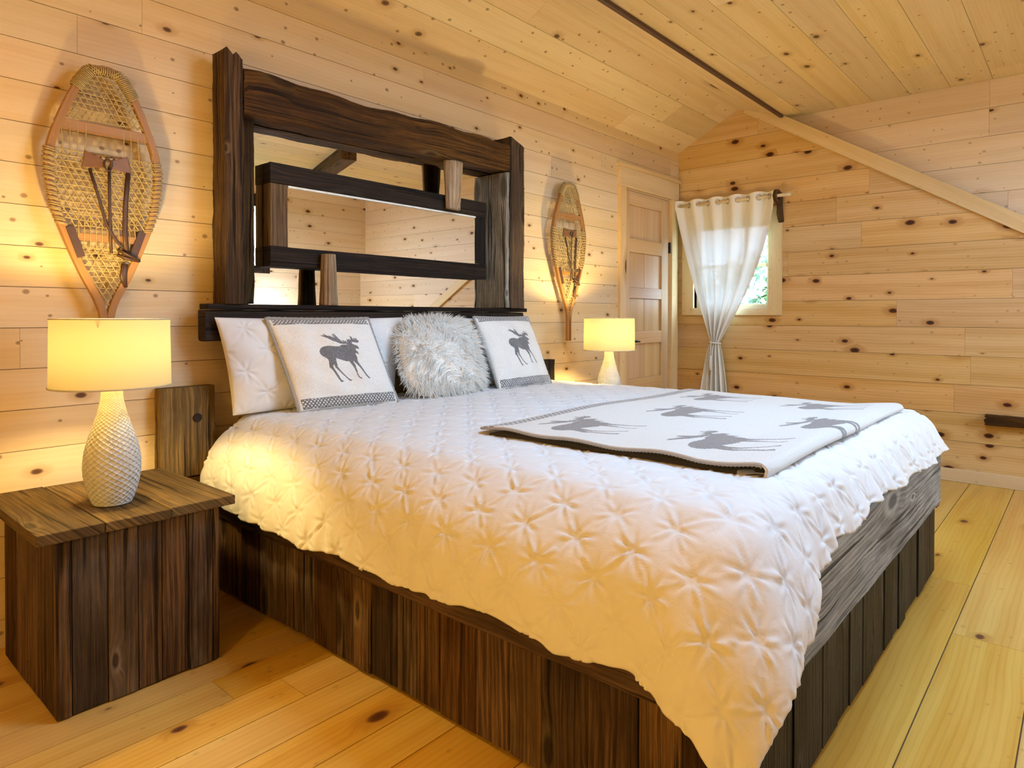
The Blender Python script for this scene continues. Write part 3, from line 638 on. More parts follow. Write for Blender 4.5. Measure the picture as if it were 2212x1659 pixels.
# fur cushion
fc = empty('fur_cushion'); fc.matrix_world = pose((1.12, -.365, .715), (1.055, -.235, 1.05), math.radians(-3)); tag(fc, 'fluffy ivory long-fur cushion between the two moose cushions', 'cushion')
def fdisp(x, z):
    s_, t_ = x / .235, z / .185 - 1; dx, dzv = np.sin(5 * t_ + 3 * s_ + 1) + s_, np.cos(4 * s_ + 2 * t_) - .35 + t_
    a = np.arctan2(dzv, dx); cr = -x * np.sin(a) + z * np.cos(a); al = x * np.cos(a) + z * np.sin(a)
    return .6 * (.006 * np.sin(cr * 420 + 3 * np.sin(al * 40)) * (.6 + .4 * np.sin(al * 60 + cr * 50)) + .007 * np.sin(cr * 140 + 2 * np.sin(al * 33)) + .004 * np.sin(cr * 800 + al * 60))
cushion('cushion_core', .47, .37, .15, None, [M['furcore']], fc, 260, 3, fdisp, .0, rnd=.26)
def fur(parent, w, hgt, T, n, seed):
    """soft tapering tufts combed over the face and standing out round the edge"""
    rg = np.random.RandomState(seed)
    s = rg.uniform(-1, 1, n); t_ = rg.uniform(-1, 1, n)
    k = int(n * .40); e = np.array([0, 1, 2, 2, 3])[rg.randint(0, 5, k)]; s[:k] = np.where(e == 0, -1, np.where(e == 1, 1, s[:k])); t_[:k] = np.where(e >= 2, 1 - .04 * rg.rand(k), t_[:k])
    kk = 1 - .26 * (s * t_) ** 4; xb = w / 2 * s * kk; zb = hgt / 2 * t_ * kk + hgt / 2; tb = T / 2 * np.clip((1 - np.abs(s) ** 2.2) * (1 - np.abs(t_) ** 2.2), 0, 1) ** .42
    root = np.stack([xb, -tb + .004, zb], -1)
    out = np.stack([s * .8, -np.ones(n) * .30, t_ * .7 + .12], -1)
    swirl = np.stack([np.sin(5 * t_ + 3 * s + 1), 0 * s - .05, np.cos(4 * s + 2 * t_) - .35], -1) * .8 * np.clip(1.35 - np.maximum(np.abs(s), np.abs(t_)), .15, 1)[:, None]
    nrm = out + swirl + rg.normal(0, .22, (n, 3)) * np.array([1, .35, 1]); nrm /= np.linalg.norm(nrm, axis=1, keepdims=True)
    Ln = rg.uniform(.035, .062, n)[:, None] * (1 + .35 * np.clip(t_, 0, 1)[:, None]); wd = rg.uniform(.0014, .0026, n)[:, None]
    a = np.cross(nrm, np.array([.3, 1, .2])); a /= np.linalg.norm(a, axis=1, keepdims=True); b = np.cross(nrm, a)
    vs = []
    for f, ww in ((0, 1), (.35, .95), (.7, .6), (1.0, .12)):
        c = root + nrm * Ln * f + np.array([0, -.02, -.25]) * (f ** 2) * Ln
        for q in range(3): vs.append(c + (a * math.cos(2.094 * q) + b * math.sin(2.094 * q)) * wd * ww)
    vs = np.stack(vs, 1).reshape(-1, 3); bs = np.arange(n)[:, None] * 12
    qd = np.concatenate([np.concatenate([bs + l * 3 + q, bs + l * 3 + (q + 1) % 3, bs + l * 3 + 3 + (q + 1) % 3, bs + l * 3 + 3 + q], 1) for l in range(3) for q in range(3)])
    o = mk('fur', vs, qd, M['furcore'], parent, smooth=True); tag(o, kind='stuff'); return o
fur(fc, .47, .37, .15, 2700, 5)
# ------------------------------------------------------------------ throw blanket
bl = empty('throw_blanket', (1.22, -1.64, .70)); tag(bl, 'cream wool throw with grey moose, folded across the foot of the duvet', 'blanket')
BU0, BU1 = .475, 1.985
yh = lambda x: -1.19 + .0 * x
def dz(x, y):
    b = np.maximum(-(y) + Y0, 0); _, z = prof(np.maximum(b * 1.03, 0)); return z + topz(x, y) - .70 + .031 * np.exp(-((b - .145) / .085) ** 2)
path = []   # (y, height above the duvet) : lower layer out, round the fold, upper layer back
yf = -2.125
for y in np.linspace(-1.22, yf + .02, 150): path.append((y, .012))
for a in np.linspace(-90, 90, 14)[1:-1]: path.append((yf + .02 - .016 * math.cos(math.radians(a)), .022 + .010 * math.sin(math.radians(a))))
for y in np.linspace(yf + .02, -1.185, 262): path.append((y, .032 if y < yf + .06 else .032 - .010 * min(1, (y - yf - .06) / .12)))
path = np.array(path); nb = 400; ux = np.linspace(BU0, BU1, nb)
PY, PX = np.meshgrid(path[:, 0], ux, indexing='ij'); PH = np.repeat(path[:, 1][:, None], nb, 1)
skew = (PY + 1.65) * .006; wave = .004 * np.sin(PX * 7 + PY * 5) + .003 * np.sin(PY * 14 + 2 * np.sin(PX * 3))
BX_ = PX + skew + .004 * np.sin(PY * 9); BZ_ = dz(PX, PY) + PH + wave * .6 + .008 * np.exp(-((PX - BU0) / .06) ** 2) * np.sin(PY * 11) ** 2 * (PH > .018)
vsb = np.stack([BX_, PY, BZ_], -1); R_, C_ = PY.shape; idx = np.arange(R_ * C_).reshape(R_, C_)
qb = np.stack([idx[:-1, :-1], idx[:-1, 1:], idx[1:, 1:], idx[1:, :-1]], -1).reshape(-1, 4)
cxm = (PX[:-1, :-1] + PX[1:, 1:]).ravel() / 2; cym = (PY[:-1, :-1] + PY[1:, 1:]).ravel() / 2
ri = np.repeat(np.arange(R_ - 1), C_ - 1); upper = ri > 151
fmb = np.where(upper, 0, 2)
for mx_, my_ in ((.715, -1.455), (1.205, -1.585), (1.735, -1.455), (.725, -1.925), (1.215, -2.075), (1.715, -1.905)):
    fmb = np.where(upper & inmoose((cxm - mx_) / .0003, (cym - my_) / .0003), 1, fmb)
hd = -1.185 - cym
fmb = np.where(upper & (hd > .010) & (hd < .055) & ((np.sin(cxm * 260 + hd * 200) + np.sin(cxm * 190 - hd * 330)) > -.75), 1, fmb)
o = mk('wool_cloth', vsb.reshape(-1, 3), qb[:, ::-1], [M['throw'], M['greywool'], M['brownwool']], bl, fm=fmb, smooth=True); child(o, bl)
sm = o.modifiers.new('solid', 'SOLIDIFY'); sm.thickness = .007; sm.offset = -1
mb = MB()
for side in (0, C_ - 1):
    rows_ = list(range(160, R_, 1)); 
    mb.tube([vsb[k, side] + V3(-.002 if side == 0 else .002, 0, .001) for k in rows_[::3]], .0042, 6)
    for k in rows_[::3]: 
        p = vsb[k, side]; s_ = 1 if side == 0 else -1; mb.tube([p + V3(-.004 * s_, 0, -.004), p + V3(.003 * s_, .002, .004), p + V3(.014 * s_, .003, .0022)], .0014, 4)
mb.tube([vsb[R_ - 1, k] + V3(0, .002, .001) for k in range(0, C_, 6)], .0042, 6)
o = mb.build('edge_stitching', M['stitch'], bl, True); child(o, bl)
# ------------------------------------------------------------------ mirror in a barn beam frame
mr_ = empty('beam_mirror', (1.0, -.02, 1.14)); tag(mr_, 'long mirror in a rough dark barn-beam frame above the bed pillows', 'mirror')
def mt_(name, mat, *a, **k):
    o = tobj(name, M[mat], mr_, *a, **k); child(o, mr_); return o
def postedge(p, t_, k):
    if t_ > .97: p[2] += .010 * math.sin(p[0] * 160) - (p[0] - .15) * .22
mt_('post', 'barn', 2, 1.146, 2.132, .118, .197, -.152, -.042, seg=70, amp=.005, rad=.010, seed=31, edge=postedge)
mt_('post_board', 'barn', 2, 1.149, 1.93, .199, .288, -.060, -.006, seg=50, amp=.003, rad=.006, seed=32)
def pedge(p, t_, k):
    if t_ > .965: p[2] -= max(0, (p[0] - 1.80)) * .35
mt_('post', 'barn', 2, 1.146, 2.14, 1.800, 1.928, -.160, -.012, seg=70, amp=.005, rad=.012, seed=33, edge=pedge)
mt_('post_board', 'barn_light', 2, 1.149, 1.93, 1.772, 1.7985, -.155, -.006, seg=60, amp=.006, rad=.010, seed=34)  # right post's left face, its paleness partly light put into the colour
def bedge(p, t_, k):
    p[2] += .035 * t_
    if p[2] > 2.0: p[2] += .007 * math.sin(t_ * 11 + .4) + .004 * math.sin(t_ * 31) + .014 * (1 - t_) ** 2
mt_('top_beam', 'beam', 0, .198, 1.799, -.153, -.024, 1.903, 2.068, seg=90, amp=.005, rad=.012, seed=35, edge=bedge)
mt_('shelf', 'barn_dark', 0, .058, 1.972, -.140, -.062, 1.124, 1.146, seg=60, amp=.0015, rad=.004, seed=36)
mt_('lower_beam', 'barn_dark', 0, .052, 1.955, -.128, -.062, 1.0, 1.122, seg=60, amp=.003, rad=.01, seed=37)
mb = MB(); mb.box(.28, 1.78, -.022, -.006, 1.147, 1.95); o = mb.build('mirror_panel', M['mirror'], mr_); child(o, mr_)
# inner framed mirror wedged in front
IY0, IY1 = -.086, -.0235
inf = empty('inner_frame'); inf.parent = mr_; inf.location = (0, 0, 0)
def mi(name, mat, *a, **k):
    o = tobj(name, M[mat], inf, *a, **k); child(o, mr_); return o
mi('frame_rail', 'barn_dark', 0, .345, 1.672, IY0, IY1, 1.662, 1.749, seg=40, amp=.002, rad=.005, seed=51); mi('frame_rail', 'barn_dark', 0, .345, 1.672, IY0, IY1, 1.310, 1.395, seg=40, amp=.002, rad=.005, seed=52)
mi('frame_stile', 'barn', 2, 1.396, 1.661, .345, .428, IY0 + .0025, IY1, seg=20, amp=.002, rad=.004, seed=53); mi('frame_stile', 'barn_dark', 2, 1.396, 1.661, 1.590, 1.672, IY0 + .0025, IY1, seg=20, amp=.002, rad=.004, seed=54)
mb = MB(); mb.box(.40, 1.62, -.078, -.070, 1.38, 1.68); o = mb.build('mirror_panel', M['mirror'], inf); child(o, mr_)
mb = MB(); mb.box(.43, 1.588, -.084, -.079, 1.652, 1.6605, 0); o = mb.build('mirror_edge', M['white_edge'], inf); child(o, mr_)
def peg(x0, x1, z0, z1, seed, flip=False):
    mb = MB(); n = 16; seg = 26; vs = []; rg = np.random.RandomState(seed); nz = rg.uniform(-1, 1, n)
    for i in range(seg + 1):
        t_ = i / seg; w = (x1 - x0) / 2; tap = (1 - .22 * t_) if not flip else (.74 + .26 * t_)
        for k in range(n):
            a = 2 * math.pi * k / n; rr = w * tap * (1 + .05 * nz[k] + .02 * math.sin(t_ * 9 + k))
            yy = -.093 + .045 * math.sin(a) * tap * (1 if math.sin(a) < 0 else .35)
            vs.append(((x0 + x1) / 2 + rr * math.cos(a), yy - .012, z0 + (z1 - z0) * t_))
    fs = [(i * n + k, i * n + (k + 1) % n, (i + 1) * n + (k + 1) % n, (i + 1) * n + k) for i in range(seg) for k in range(n)]
    uv = [[(vs[f[0]][2], (k_ % n) * .012), (vs[f[0]][2], (k_ % n) * .012 + .012), (vs[f[2]][2], (k_ % n) * .012 + .012), (vs[f[2]][2], (k_ % n) * .012)] for k_, f in enumerate(fs)]
    fs += [tuple(range(n - 1, -1, -1)), tuple(seg * n + k for k in range(n))]; uv += [[(0, 0)] * n] * 2
    mb.add(vs, fs, uv, (.6, .5, .7)); o = mb.build('peg', M['log'], mr_, True); child(o, mr_); return o
peg(.566, .656, 1.146, 1.376, 3); peg(1.320, 1.452, 1.672, 1.926, 5, True)
# ------------------------------------------------------------------ snowshoes
OUT = [(1.975, 0), (1.968, .035), (1.95, .062), (1.905, .092), (1.86, .114), (1.80, .138), (1.74, .160), (1.68, .178), (1.62, .1855), (1.55, .181), (1.46, .165), (1.39, .140), (1.30, .106), (1.23, .076), (1.165, .042), (1.11, .022), (1.06, .0155), (1.0, .0145), (.92, .0135)]
oz_ = np.array([p[0] for p in OUT]); ow = np.array([p[1] for p in OUT])
def half(z): return np.interp(-z, -oz_, ow)
def spline(pts, n):
    pts = np.array(pts); s = np.concatenate([[0], np.cumsum(np.hypot(*np.diff(pts, axis=0).T))]); q = np.linspace(0, s[-1], n)
    o = np.stack([np.interp(q, s, pts[:, k]) for k in range(2)], -1); k_ = np.ones(5) / 5
    for _ in range(2):
        e = np.pad(o, ((2, 2), (0, 0)), 'edge'); m_ = np.stack([np.convolve(e[:, k], k_, 'valid') for k in range(2)], -1); m_[0] = o[0]; m_[-1] = o[-1]; o = m_
    return o
def bar3(mb, pts, w, tck, yc):
    """flat strip of rectangular section along pts (x,z); width across in plane w, thickness tck in y"""
    n = len(pts); vs = []
    for i in range(n):
        a = pts[max(i - 1, 0)]; b = pts[min(i + 1, n - 1)]; d_ = np.array(b) - np.array(a); d_ = d_ / (np.linalg.norm(d_) + 1e-9); nn_ = np.array([-d_[1], d_[0]])
        for s_, q in ((-1, -1), (1, -1), (1, 1), (-1, 1)): p = np.array(pts[i]) + nn_ * s_ * w / 2; vs.append((p[0], yc + q * tck / 2, p[1]))
    fs = []; uv = []; L_ = 0
    for i in range(n - 1):
        dl = float(np.linalg.norm(np.array(pts[i + 1]) - np.array(pts[i])))
        for k in range(4):
            q = (k + 1) % 4; fs.append((i * 4 + k, (i + 1) * 4 + k, (i + 1) * 4 + q, i * 4 + q)); uv.append([(L_, k * .03), (L_ + dl, k * .03), (L_ + dl, k * .03 + .03), (L_, k * .03 + .03)])
        L_ += dl
    fs += [(0, 1, 2, 3), (4 * n - 1, 4 * n - 2, 4 * n - 3, 4 * n - 4)]; uv += [[(0, 0)] * 4] * 2; mb.add(vs, fs, uv, (.5, .5, .6))
def net(mb, z0, z1, sp, yc, r, inset, rg):
    """hexagonal lacing between heights z0<z1: horizontals and two diagonals clipped to the outline"""
    def inside(x, z): return z0 <= z <= z1 and abs(x) < half(z) - inset
    def run(p, d_, tot):
        seg = []; n = int(tot / .006)
        for i in range(n + 1):
            q = (p[0] + d_[0] * i * .006, p[1] + d_[1] * i * .006)
            if inside(*q): seg.append(q)
            elif seg:
                if len(seg) > 2: yield seg
                seg = []
        if len(seg) > 2: yield seg
    ww = .24; H_ = z1 - z0; 
    for z in np.arange(z0 + sp * .3, z1, sp):
        for sg in run((-ww, z), (1, 0), 2 * ww):
            k = max(1, len(sg) // 6); pts = sg[::k]; pts = pts if pts[-1] == sg[-1] else pts + [sg[-1]]
            mb.tube([(x, yc + rg.normal(0, .0012), zz_ + rg.normal(0, .0015)) for x, zz_ in pts], r, 4, caps=False)
    for sgn in (1, -1):
        for x in np.arange(-ww - H_, ww + H_, sp * 1.15):
            d_ = (sgn * .5, .866)
            for sg in run((x, z0), d_, H_ / .866):
                k = max(1, len(sg) // 6); pts = sg[::k]; pts = pts if pts[-1] == sg[-1] else pts + [sg[-1]]
                mb.tube([(a + rg.normal(0, .0012), yc + sgn * .0015 + rg.normal(0, .0012), b) for a, b in pts], r, 4, caps=False)
def snowshoe(label, x, dz_, y, seed, rot=0.0):
    rg = np.random.RandomState(seed); r = empty('snowshoe', (x, y, 1.5 + dz_)); r.rotation_euler = (0, rot, 0)
    tag(r, label, 'snowshoe', 'wooden snowshoes on the bed wall'); c = lambda o: setattr(o, 'location', (0, 0, -1.5))
    mb = MB(); fo = [spline([(s_ * max(w_ - .011, .0065) if w_ > 0 else 0, z - (.008 if z > 1.97 else 0)) for z, w_ in OUT], 90) for s_ in (1, -1)]
    for q in fo: bar3(mb, [tuple(p) for p in q], .025, .024, 0)
    o = bevel(mb.build('frame', M['ash'], r), .003); c(o)
    mb = MB()
    for z, hh in ((1.752, .034), (1.372, .026)):
        mb = MB(); mb.box(-half(z) + .014, half(z) - .014, -.009, .009, z - hh / 2, z + hh / 2, 0); o = bevel(mb.build('crossbar', M['ash'], r), .002); c(o)
    for s_ in (-1, 1):
        mb = MB(); bar3(mb, [(s_ * (half(1.40) - .028), 1.405), (s_ * (half(1.30) - .026), 1.30)], .026, .028, 0); o = bevel(mb.build('corner_block', M['leather_dark'], r), .002); c(o)
    mb = MB(); net(mb, 1.775, 1.955, .0175, -.004, .0021, .018, rg); net(mb, 1.405, 1.665, .0195, -.004, .0025, .014, rg); net(mb, 1.09, 1.345, .020, -.003, .0022, .018, rg)
    # lacing running to the crossbars
    for z0, z1, st in ((1.66, 1.745, .024), (1.345, 1.42, .018)):
        for xx_ in np.arange(-.16, .161, st):
            if abs(xx_) < half(z0) - .02 and not (z0 > 1.5 and abs(xx_) < .055): mb.tube([(xx_ + rg.normal(0, .003), -.005, z0 - .01), (xx_, -.011, (z0 + z1) / 2), (xx_ + rg.normal(0, .002), -.008, z1 + .02)], .0017, 4, caps=False)
    o = mb.build('lacing', M['rawhide'], r, True); c(o)
    def wrap(mb, z, s_, tilt=0.0):   # wraps round the frame
        xc = s_ * (half(z) - .011); mb.tube([(xc + .018 * math.cos(a), .0165 * math.sin(a), z + tilt * math.cos(a) * s_ + .002 * math.sin(a)) for a in np.linspace(0, 2 * math.pi, 9)], .0024, 5)
    for s_ in (-1, 1):
        mb = MB()
        for z in np.arange(1.41, 1.665, .0165): wrap(mb, z + rg.normal(0, .001), s_, .003); wrap(mb, z + .005, s_, .003)
        o = mb.build('frame_wrapping', M['rawhide'], r, True); c(o)
    mb = MB()
    for z in np.linspace(1.885, 1.962, 16):
        for s_ in (-1, 1): wrap(mb, z, s_, .012)
    for xx_ in np.linspace(-.045, .045, 14):
        mb.tube([(xx_, .0155 * math.sin(a), 1.962 - abs(xx_) * .12 + .016 * math.cos(a)) for a in np.linspace(0, 2 * math.pi, 9)], .0026, 5)
    o = mb.build('toe_wrapping', M['rawhide'], r, True); c(o)
    mb = MB()   # leather binding
    for s_ in (-1, 1):
        vs = [(s_ * .008, -.020, 1.645), (s_ * .068, -.013, 1.672), (s_ * .078, -.013, 1.612), (s_ * .010, -.022, 1.618)]
        vs = vs + [(a, b + .005, q) for a, b, q in vs]; fs = [(0, 1, 2, 3), (7, 6, 5, 4), (0, 4, 5, 1), (1, 5, 6, 2), (2, 6, 7, 3), (3, 7, 4, 0)]
        mb.add(vs, fs if s_ < 0 else [f[::-1] for f in fs])
    mb.tube([(-.05, -.008, 1.665), (0, -.014, 1.657), (.05, -.008, 1.665)], .008, 6, squash=.4)
    o = bevel(mb.build('toe_strap', M['leather'], r), .002); c(o)
    mb = MB(); mb.tube([(.012 * math.cos(a), -.025 - .004 * math.sin(2 * a), 1.628 + .02 * math.sin(a)) for a in np.linspace(0, 6.283, 13)[:-1]], .0035, 6, closed=True)
    for pts in ([(.004, -.022, 1.62), (.006, -.018, 1.50), (.008, -.016, 1.40), (.012, -.013, 1.32)], [(-.055, -.014, 1.61), (-.03, -.016, 1.52), (-.004, -.016, 1.42), (.03, -.017, 1.36), (.085, -.016, 1.305)]):
        mb.tube(pts, .0052, 6, squash=.45)
    o = mb.build('thong', M['leather_dark'], r, True); c(o)
    mb = MB(); mb.tube([(.068, -.014, 1.612), (.058, -.016, 1.50), (.055, -.016, 1.40), (.06, -.018, 1.325)], .0085, 6, squash=.3)
    mb.tube([(.03, -.018, 1.335), (.06, -.022, 1.318), (.098, -.018, 1.30)], [.011, .012, .009], 8, squash=.5); mb.tube([(.03, -.016, 1.315), (.07, -.02, 1.302), (.105, -.014, 1.298)], .006, 6)
    mb.tube([(.055, -.016, 1.285), (.05, -.014, 1.24), (.058, -.010, 1.20)], [.011, .013, .008], 8, squash=.35)
    o = mb.build('heel_strap', M['leather_dark'], r, True); c(o)
    return r
snowshoe('teardrop snowshoe with rawhide netting hung above the large lamp by the left wall edge', -.268, 0.0, -.06, 3)
snowshoe('narrower-looking far snowshoe hung between the beam mirror and the door', 2.505, .015, -.06, 8, -.0)
# ------------------------------------------------------------------ nightstands
def nightstand(label, x0, x1, mat, seed):
    r = empty('nightstand', ((x0 + x1) / 2, -.33, 0)); tag(r, label, 'nightstand', 'barn-wood nightstands flanking the bed'); w = x1 - x0
    rng = random.Random(seed); mb = MB(); cuts = [0, .30, .63, 1]; 
    for k in range(3):
        mb.box(x0 + w * cuts[k] + .0012, x0 + w * cuts[k + 1] - .0012, -.657 + [0, .004, .012][k], -.068, .499, .529 - [0, .002, .001][k], 1, (rng.random(), .8, .6))
    o = bevel(mb.build('top', M['barn_gold'], r), .003); child(o, r)
    b0, b1 = x0 + .055, x1 - .035
    fw_ = [.085, .20, .175, .15, .175, .165, .05]; fw_ = np.cumsum([0] + fw_) / sum(fw_)
    mb = MB()
    for k in range(len(fw_) - 1): mb.box(b0 + (b1 - b0) * fw_[k] + .001, b0 + (b1 - b0) * fw_[k + 1] - .001, -.612 + rng.uniform(0, .005), -.585, .004 + rng.uniform(0, .005), .4985, 2, (rng.uniform(.2, 1), rng.uniform(.2, .8), rng.uniform(.2, .8)))
    o = bevel(mb.build('front_panel', M['barn_blk2'], r), .0025); child(o, r)
    for xa, xb in ((b0 - .002, b0 + .02), (b1 - .02, b1 + .002)):
        mb = MB(); yy = -.584
        while yy < -.09:
            q = min(yy + rng.uniform(.09, .15), -.075); mb.box(xa + rng.uniform(0, .003), xb - rng.uniform(0, .003), yy + .001, q - .001, .004 + rng.uniform(0, .005), .4985, 2, (rng.random(), rng.random(), rng.random())); yy = q
        o = bevel(mb.build('side_panel', M['barn'], r), .0025); child(o, r)
    mb = MB(); mb.box(b0 + .021, b1 - .021, -.583, -.09, .02, .04, 0); o = mb.build('bottom_panel', M['barn'], r); child(o, r)
    return r
M['barn_blk2'] = barn('greyed_barn_wood', (.045, .022, .009), (.16, .085, .036), (.22, .18, .14), .4, .6, 1.0)
nightstand('barn-wood box nightstand left of the bed with planked top', -.624, -.087, None, 4)
nightstand('barn-wood box nightstand hidden behind the bed on the door side', 2.34, 2.85, None, 6)
# ------------------------------------------------------------------ lamps
VP = np.array([(0, .050), (.006, .054), (.03, .0625), (.06, .070), (.095, .0755), (.13, .0755), (.165, .071), (.20, .062), (.235, .051), (.27, .040), (.30, .0325), (.325, .0285), (.345, .0285), (.358, .0300)])
def lamp(label, x, y, z0, power):
    r = empty('table_lamp', (x, y, z0)); tag(r, label, 'lamp', 'lit table lamps beside the bed')
    nt, nz = 260, 230; zs = np.linspace(0, .358, nz); sc_ = np.concatenate([[0], np.cumsum(np.hypot(*np.diff(VP, axis=0).T))])
    rad = np.interp(zs, VP[:, 0], VP[:, 1]); k_ = np.hanning(25); k_ /= k_.sum(); rad = np.convolve(np.pad(rad, 12, 'edge'), k_, 'valid')
    th = np.linspace(0, 2 * math.pi, nt, endpoint=False); TH, ZZ = np.meshgrid(th, zs); RR = np.repeat(rad[:, None], nt, 1)
    # diamond lattice: equal steps along the wall of the vase relative to its girth
    ph = np.cumsum(np.gradient(zs) / rad); ph = (ph - ph[0])[:, None] * 10 / (2 * math.pi) * 1.35; N_ = 20
    a = np.abs(((TH * N_ / (2 * math.pi) + ph * 2) % 1) - .5) * 2; b = np.abs(((TH * N_ / (2 * math.pi) - ph * 2) % 1) - .5) * 2
    rid = np.maximum(np.clip((a - .72) / .28, 0, 1), np.clip((b - .72) / .28, 0, 1)); rid = rid * rid * (3 - 2 * rid)
    RR = RR + (rid - .5) * .0058 * np.clip(RR / .075, .2, 1) * np.clip((.352 - ZZ) / .02, 0, 1) * np.clip(ZZ / .008, 0, 1)
    vs = np.stack([RR * np.cos(TH), RR * np.sin(TH), ZZ], -1).reshape(-1, 3); idx = np.arange(nt * nz).reshape(nz, nt); nx_ = np.roll(idx, -1, 1)
    q = np.stack([idx[:-1], nx_[:-1], nx_[1:], idx[1:]], -1).reshape(-1, 4)
    vs = np.concatenate([vs, [[0, 0, 0], [0, 0, .358]]]); tri = [(nt * nz, int(nx_[0, k]), int(idx[0, k]), int(idx[0, k])) for k in range(0)]
    base = mk('base', vs, q, M['ceramic'], r, smooth=True)
    mb = MB(); mb.tube([(0, 0, .35), (0, 0, .358)], .0285, 20); mb.build('neck_cap', M['ceramic'], r)
    mb = MB(); mb.tube([(0, 0, .357), (0, 0, .395)], .009, 12); mb.tube([(0, 0, .392), (0, 0, .43)], .015, 12); mb.tube([(0, 0, .53), (0, 0, .545)], .006, 8)
    for a_ in (0, 2.094, 4.189): mb.tube([(0, 0, .535), (.157 * math.cos(a_), .157 * math.sin(a_), .535)], .0018, 5)
    for s_ in (-1, 1): mb.tube([(s_ * .012, 0, .39), (s_ * .05, 0, .42), (s_ * .05, 0, .50), (s_ * .005, 0, .538)], .0018, 5)
    mb.build('harp', M['steel'], r, True)
    n = 96; mb = MB(); prof_ = [(.1630, .356), (.1615, .36), (.1600, .46), (.1585, .555), (.1580, .558)]
    vv = [(R * math.cos(2 * math.pi * k / n), R * math.sin(2 * math.pi * k / n), z) for R, z in prof_ for k in range(n)]
    mb.add(vv, [(i * n + k, i * n + (k + 1) % n, (i + 1) * n + (k + 1) % n, (i + 1) * n + k) for i in range(4) for k in range(n)])
    sh = mb.build('lamp_shade', M['shade'], r, True)
    for R, z in ((.1632, .356), (.1582, .558)):
        mb = MB(); mb.tube([(R * math.cos(a_), R * math.sin(a_), z) for a_ in np.linspace(0, 2 * math.pi, 96, endpoint=False)], .0022, 6, closed=True); mb.build('shade_rim', M['rimtape'], sh, True)
    mb = MB(); ns = 10
    for i in range(ns): pass
    pr = [(.010, .43), (.016, .445), (.028, .47), (.030, .485), (.024, .505), (.010, .516), (.001, .518)]
    vv = [(R * math.cos(2 * math.pi * k / 20), R * math.sin(2 * math.pi * k / 20), z) for R, z in pr for k in range(20)]
    mb.add(vv, [(i * 20 + k, i * 20 + (k + 1) % 20, (i + 1) * 20 + (k + 1) % 20, (i + 1) * 20 + k) for i in range(len(pr) - 1) for k in range(20)]); bulb = mb.build('bulb', M['bulb'], r, True)
    ld = bpy.data.lights.new('lamp_light', 'POINT'); ld.energy = power; ld.color = LAMPCOL; ld.shadow_soft_size = .028
    lo = link(bpy.data.objects.new('lamp_light', ld)); lo.location = (x, y, z0 + .475); bulb.visible_shadow = True
    return r
LAMPCOL = (1.0, .72, .27)
M['rimtape'] = plain('shade_rim_tape', (.5, .45, .35), .8)
t = NT('warm_bulb'); em = t.n('ShaderNodeEmission'); em.inputs[0].default_value = (1, .8, .45, 1); em.inputs[1].default_value = 12
tp = t.n('ShaderNodeBsdfTransparent'); ad = t.n('ShaderNodeAddShader'); t.l(em.outputs[0], ad.inputs[0]); t.l(tp.outputs[0], ad.inputs[1]); t.l(ad.outputs[0], t.out.inputs[0]); M['bulb'] = t.mat
lamp('large white lamp with diamond-relief ceramic base on the left nightstand', -.379, -.452, .530, 10)
lamp('lit white lamp partly hidden behind the bed near the door', 2.475, -.40, .530, 14)
# ------------------------------------------------------------------ curtain, rod
XC = W - .085
rod = empty('curtain_rod', (XC, -.5, 2.03)); tag(rod, 'pale wooden curtain rod above the small window on dark brackets', 'curtain rod')
mb = MB(); mb.tube([(XC, -.02, 2.032), (XC, -.975, 2.032)], .0125, 14); o = mb.build('dowel', M['dowel'], rod, True); child(o, rod)
mb = MB(); mb.tube([(W - .004, -.875, 1.835), (W - .02, -.87, 1.90), (W - .03, -.872, 1.97), (W - .03, -.868, 2.03), (W - .028, -.872, 2.062)], [.026, .03, .026, .034, .022], 10, squash=.8)
mb.tube([(W - .02, -.868, 1.98), (W - .06, -.868, 1.985), (XC - .012, -.862, 2.0), (XC - .03, -.862, 2.03), (XC - .018, -.865, 2.062), (XC + .02, -.868, 2.068), (W - .03, -.87, 2.05)], .017, 8)
o = mb.build('bracket', M['barn'], rod, True); child(o, rod)
mb = MB(); mb.tube([(W - .002, -.03, 2.032), (XC, -.03, 2.032)], .016, 8); o = mb.build('bracket', M['barn'], rod, True); child(o, rod)
cu = empty('curtain', (XC, -.38, 0)); tag(cu, 'sheer white curtain tied in the middle at the small window', 'curtain')
nz_, ny_ = 220, 260; zt, ztie, zb = 2.075, .886, .10
tt = np.linspace(0, 1, ny_); zs = np.linspace(zt, zb, nz_); Tg, Zg = np.meshgrid(tt, zs)
f = np.clip((zt - Zg) / (zt - ztie), 0, 1); g = np.clip((ztie - Zg) / (ztie - zb), 0, 1)
yl = -.012 + (-.343 + .012) * f ** 1.12; yr = -.855 + (-.412 + .855) * f ** 1.75
yl = np.where(Zg < ztie, -.343 + .13 * g ** .6, yl); yr = np.where(Zg < ztie, -.412 - .115 * g ** .6, yr)
Yg = yl + (yr - yl) * Tg
wid_ = np.abs(yr - yl); amp = np.where(Zg > ztie, .019 * (1 - f) ** .7 + .022 * f, .024 + .014 * g)
Xg = XC + amp * np.cos(Tg * 2 * math.pi * 5 + math.pi) * np.where(f < .9, 1, .9) + .012 * np.sin(Tg * 37 + Zg * 2.5) * f
Xg = Xg - .025 * np.exp(-((Zg - ztie) / .16) ** 2) * 0
pinchz = np.exp(-((Zg - ztie) / .05) ** 2); Xg = XC + (Xg - XC) * (1 - .45 * pinchz)
Zw = Zg + np.where(Zg > zt - .05, .006 * np.sin(Tg * 2 * math.pi * 5), 0)
idx = np.arange(nz_ * ny_).reshape(nz_, ny_); q = np.stack([idx[:-1, :-1], idx[:-1, 1:], idx[1:, 1:], idx[1:, :-1]], -1).reshape(-1, 4)
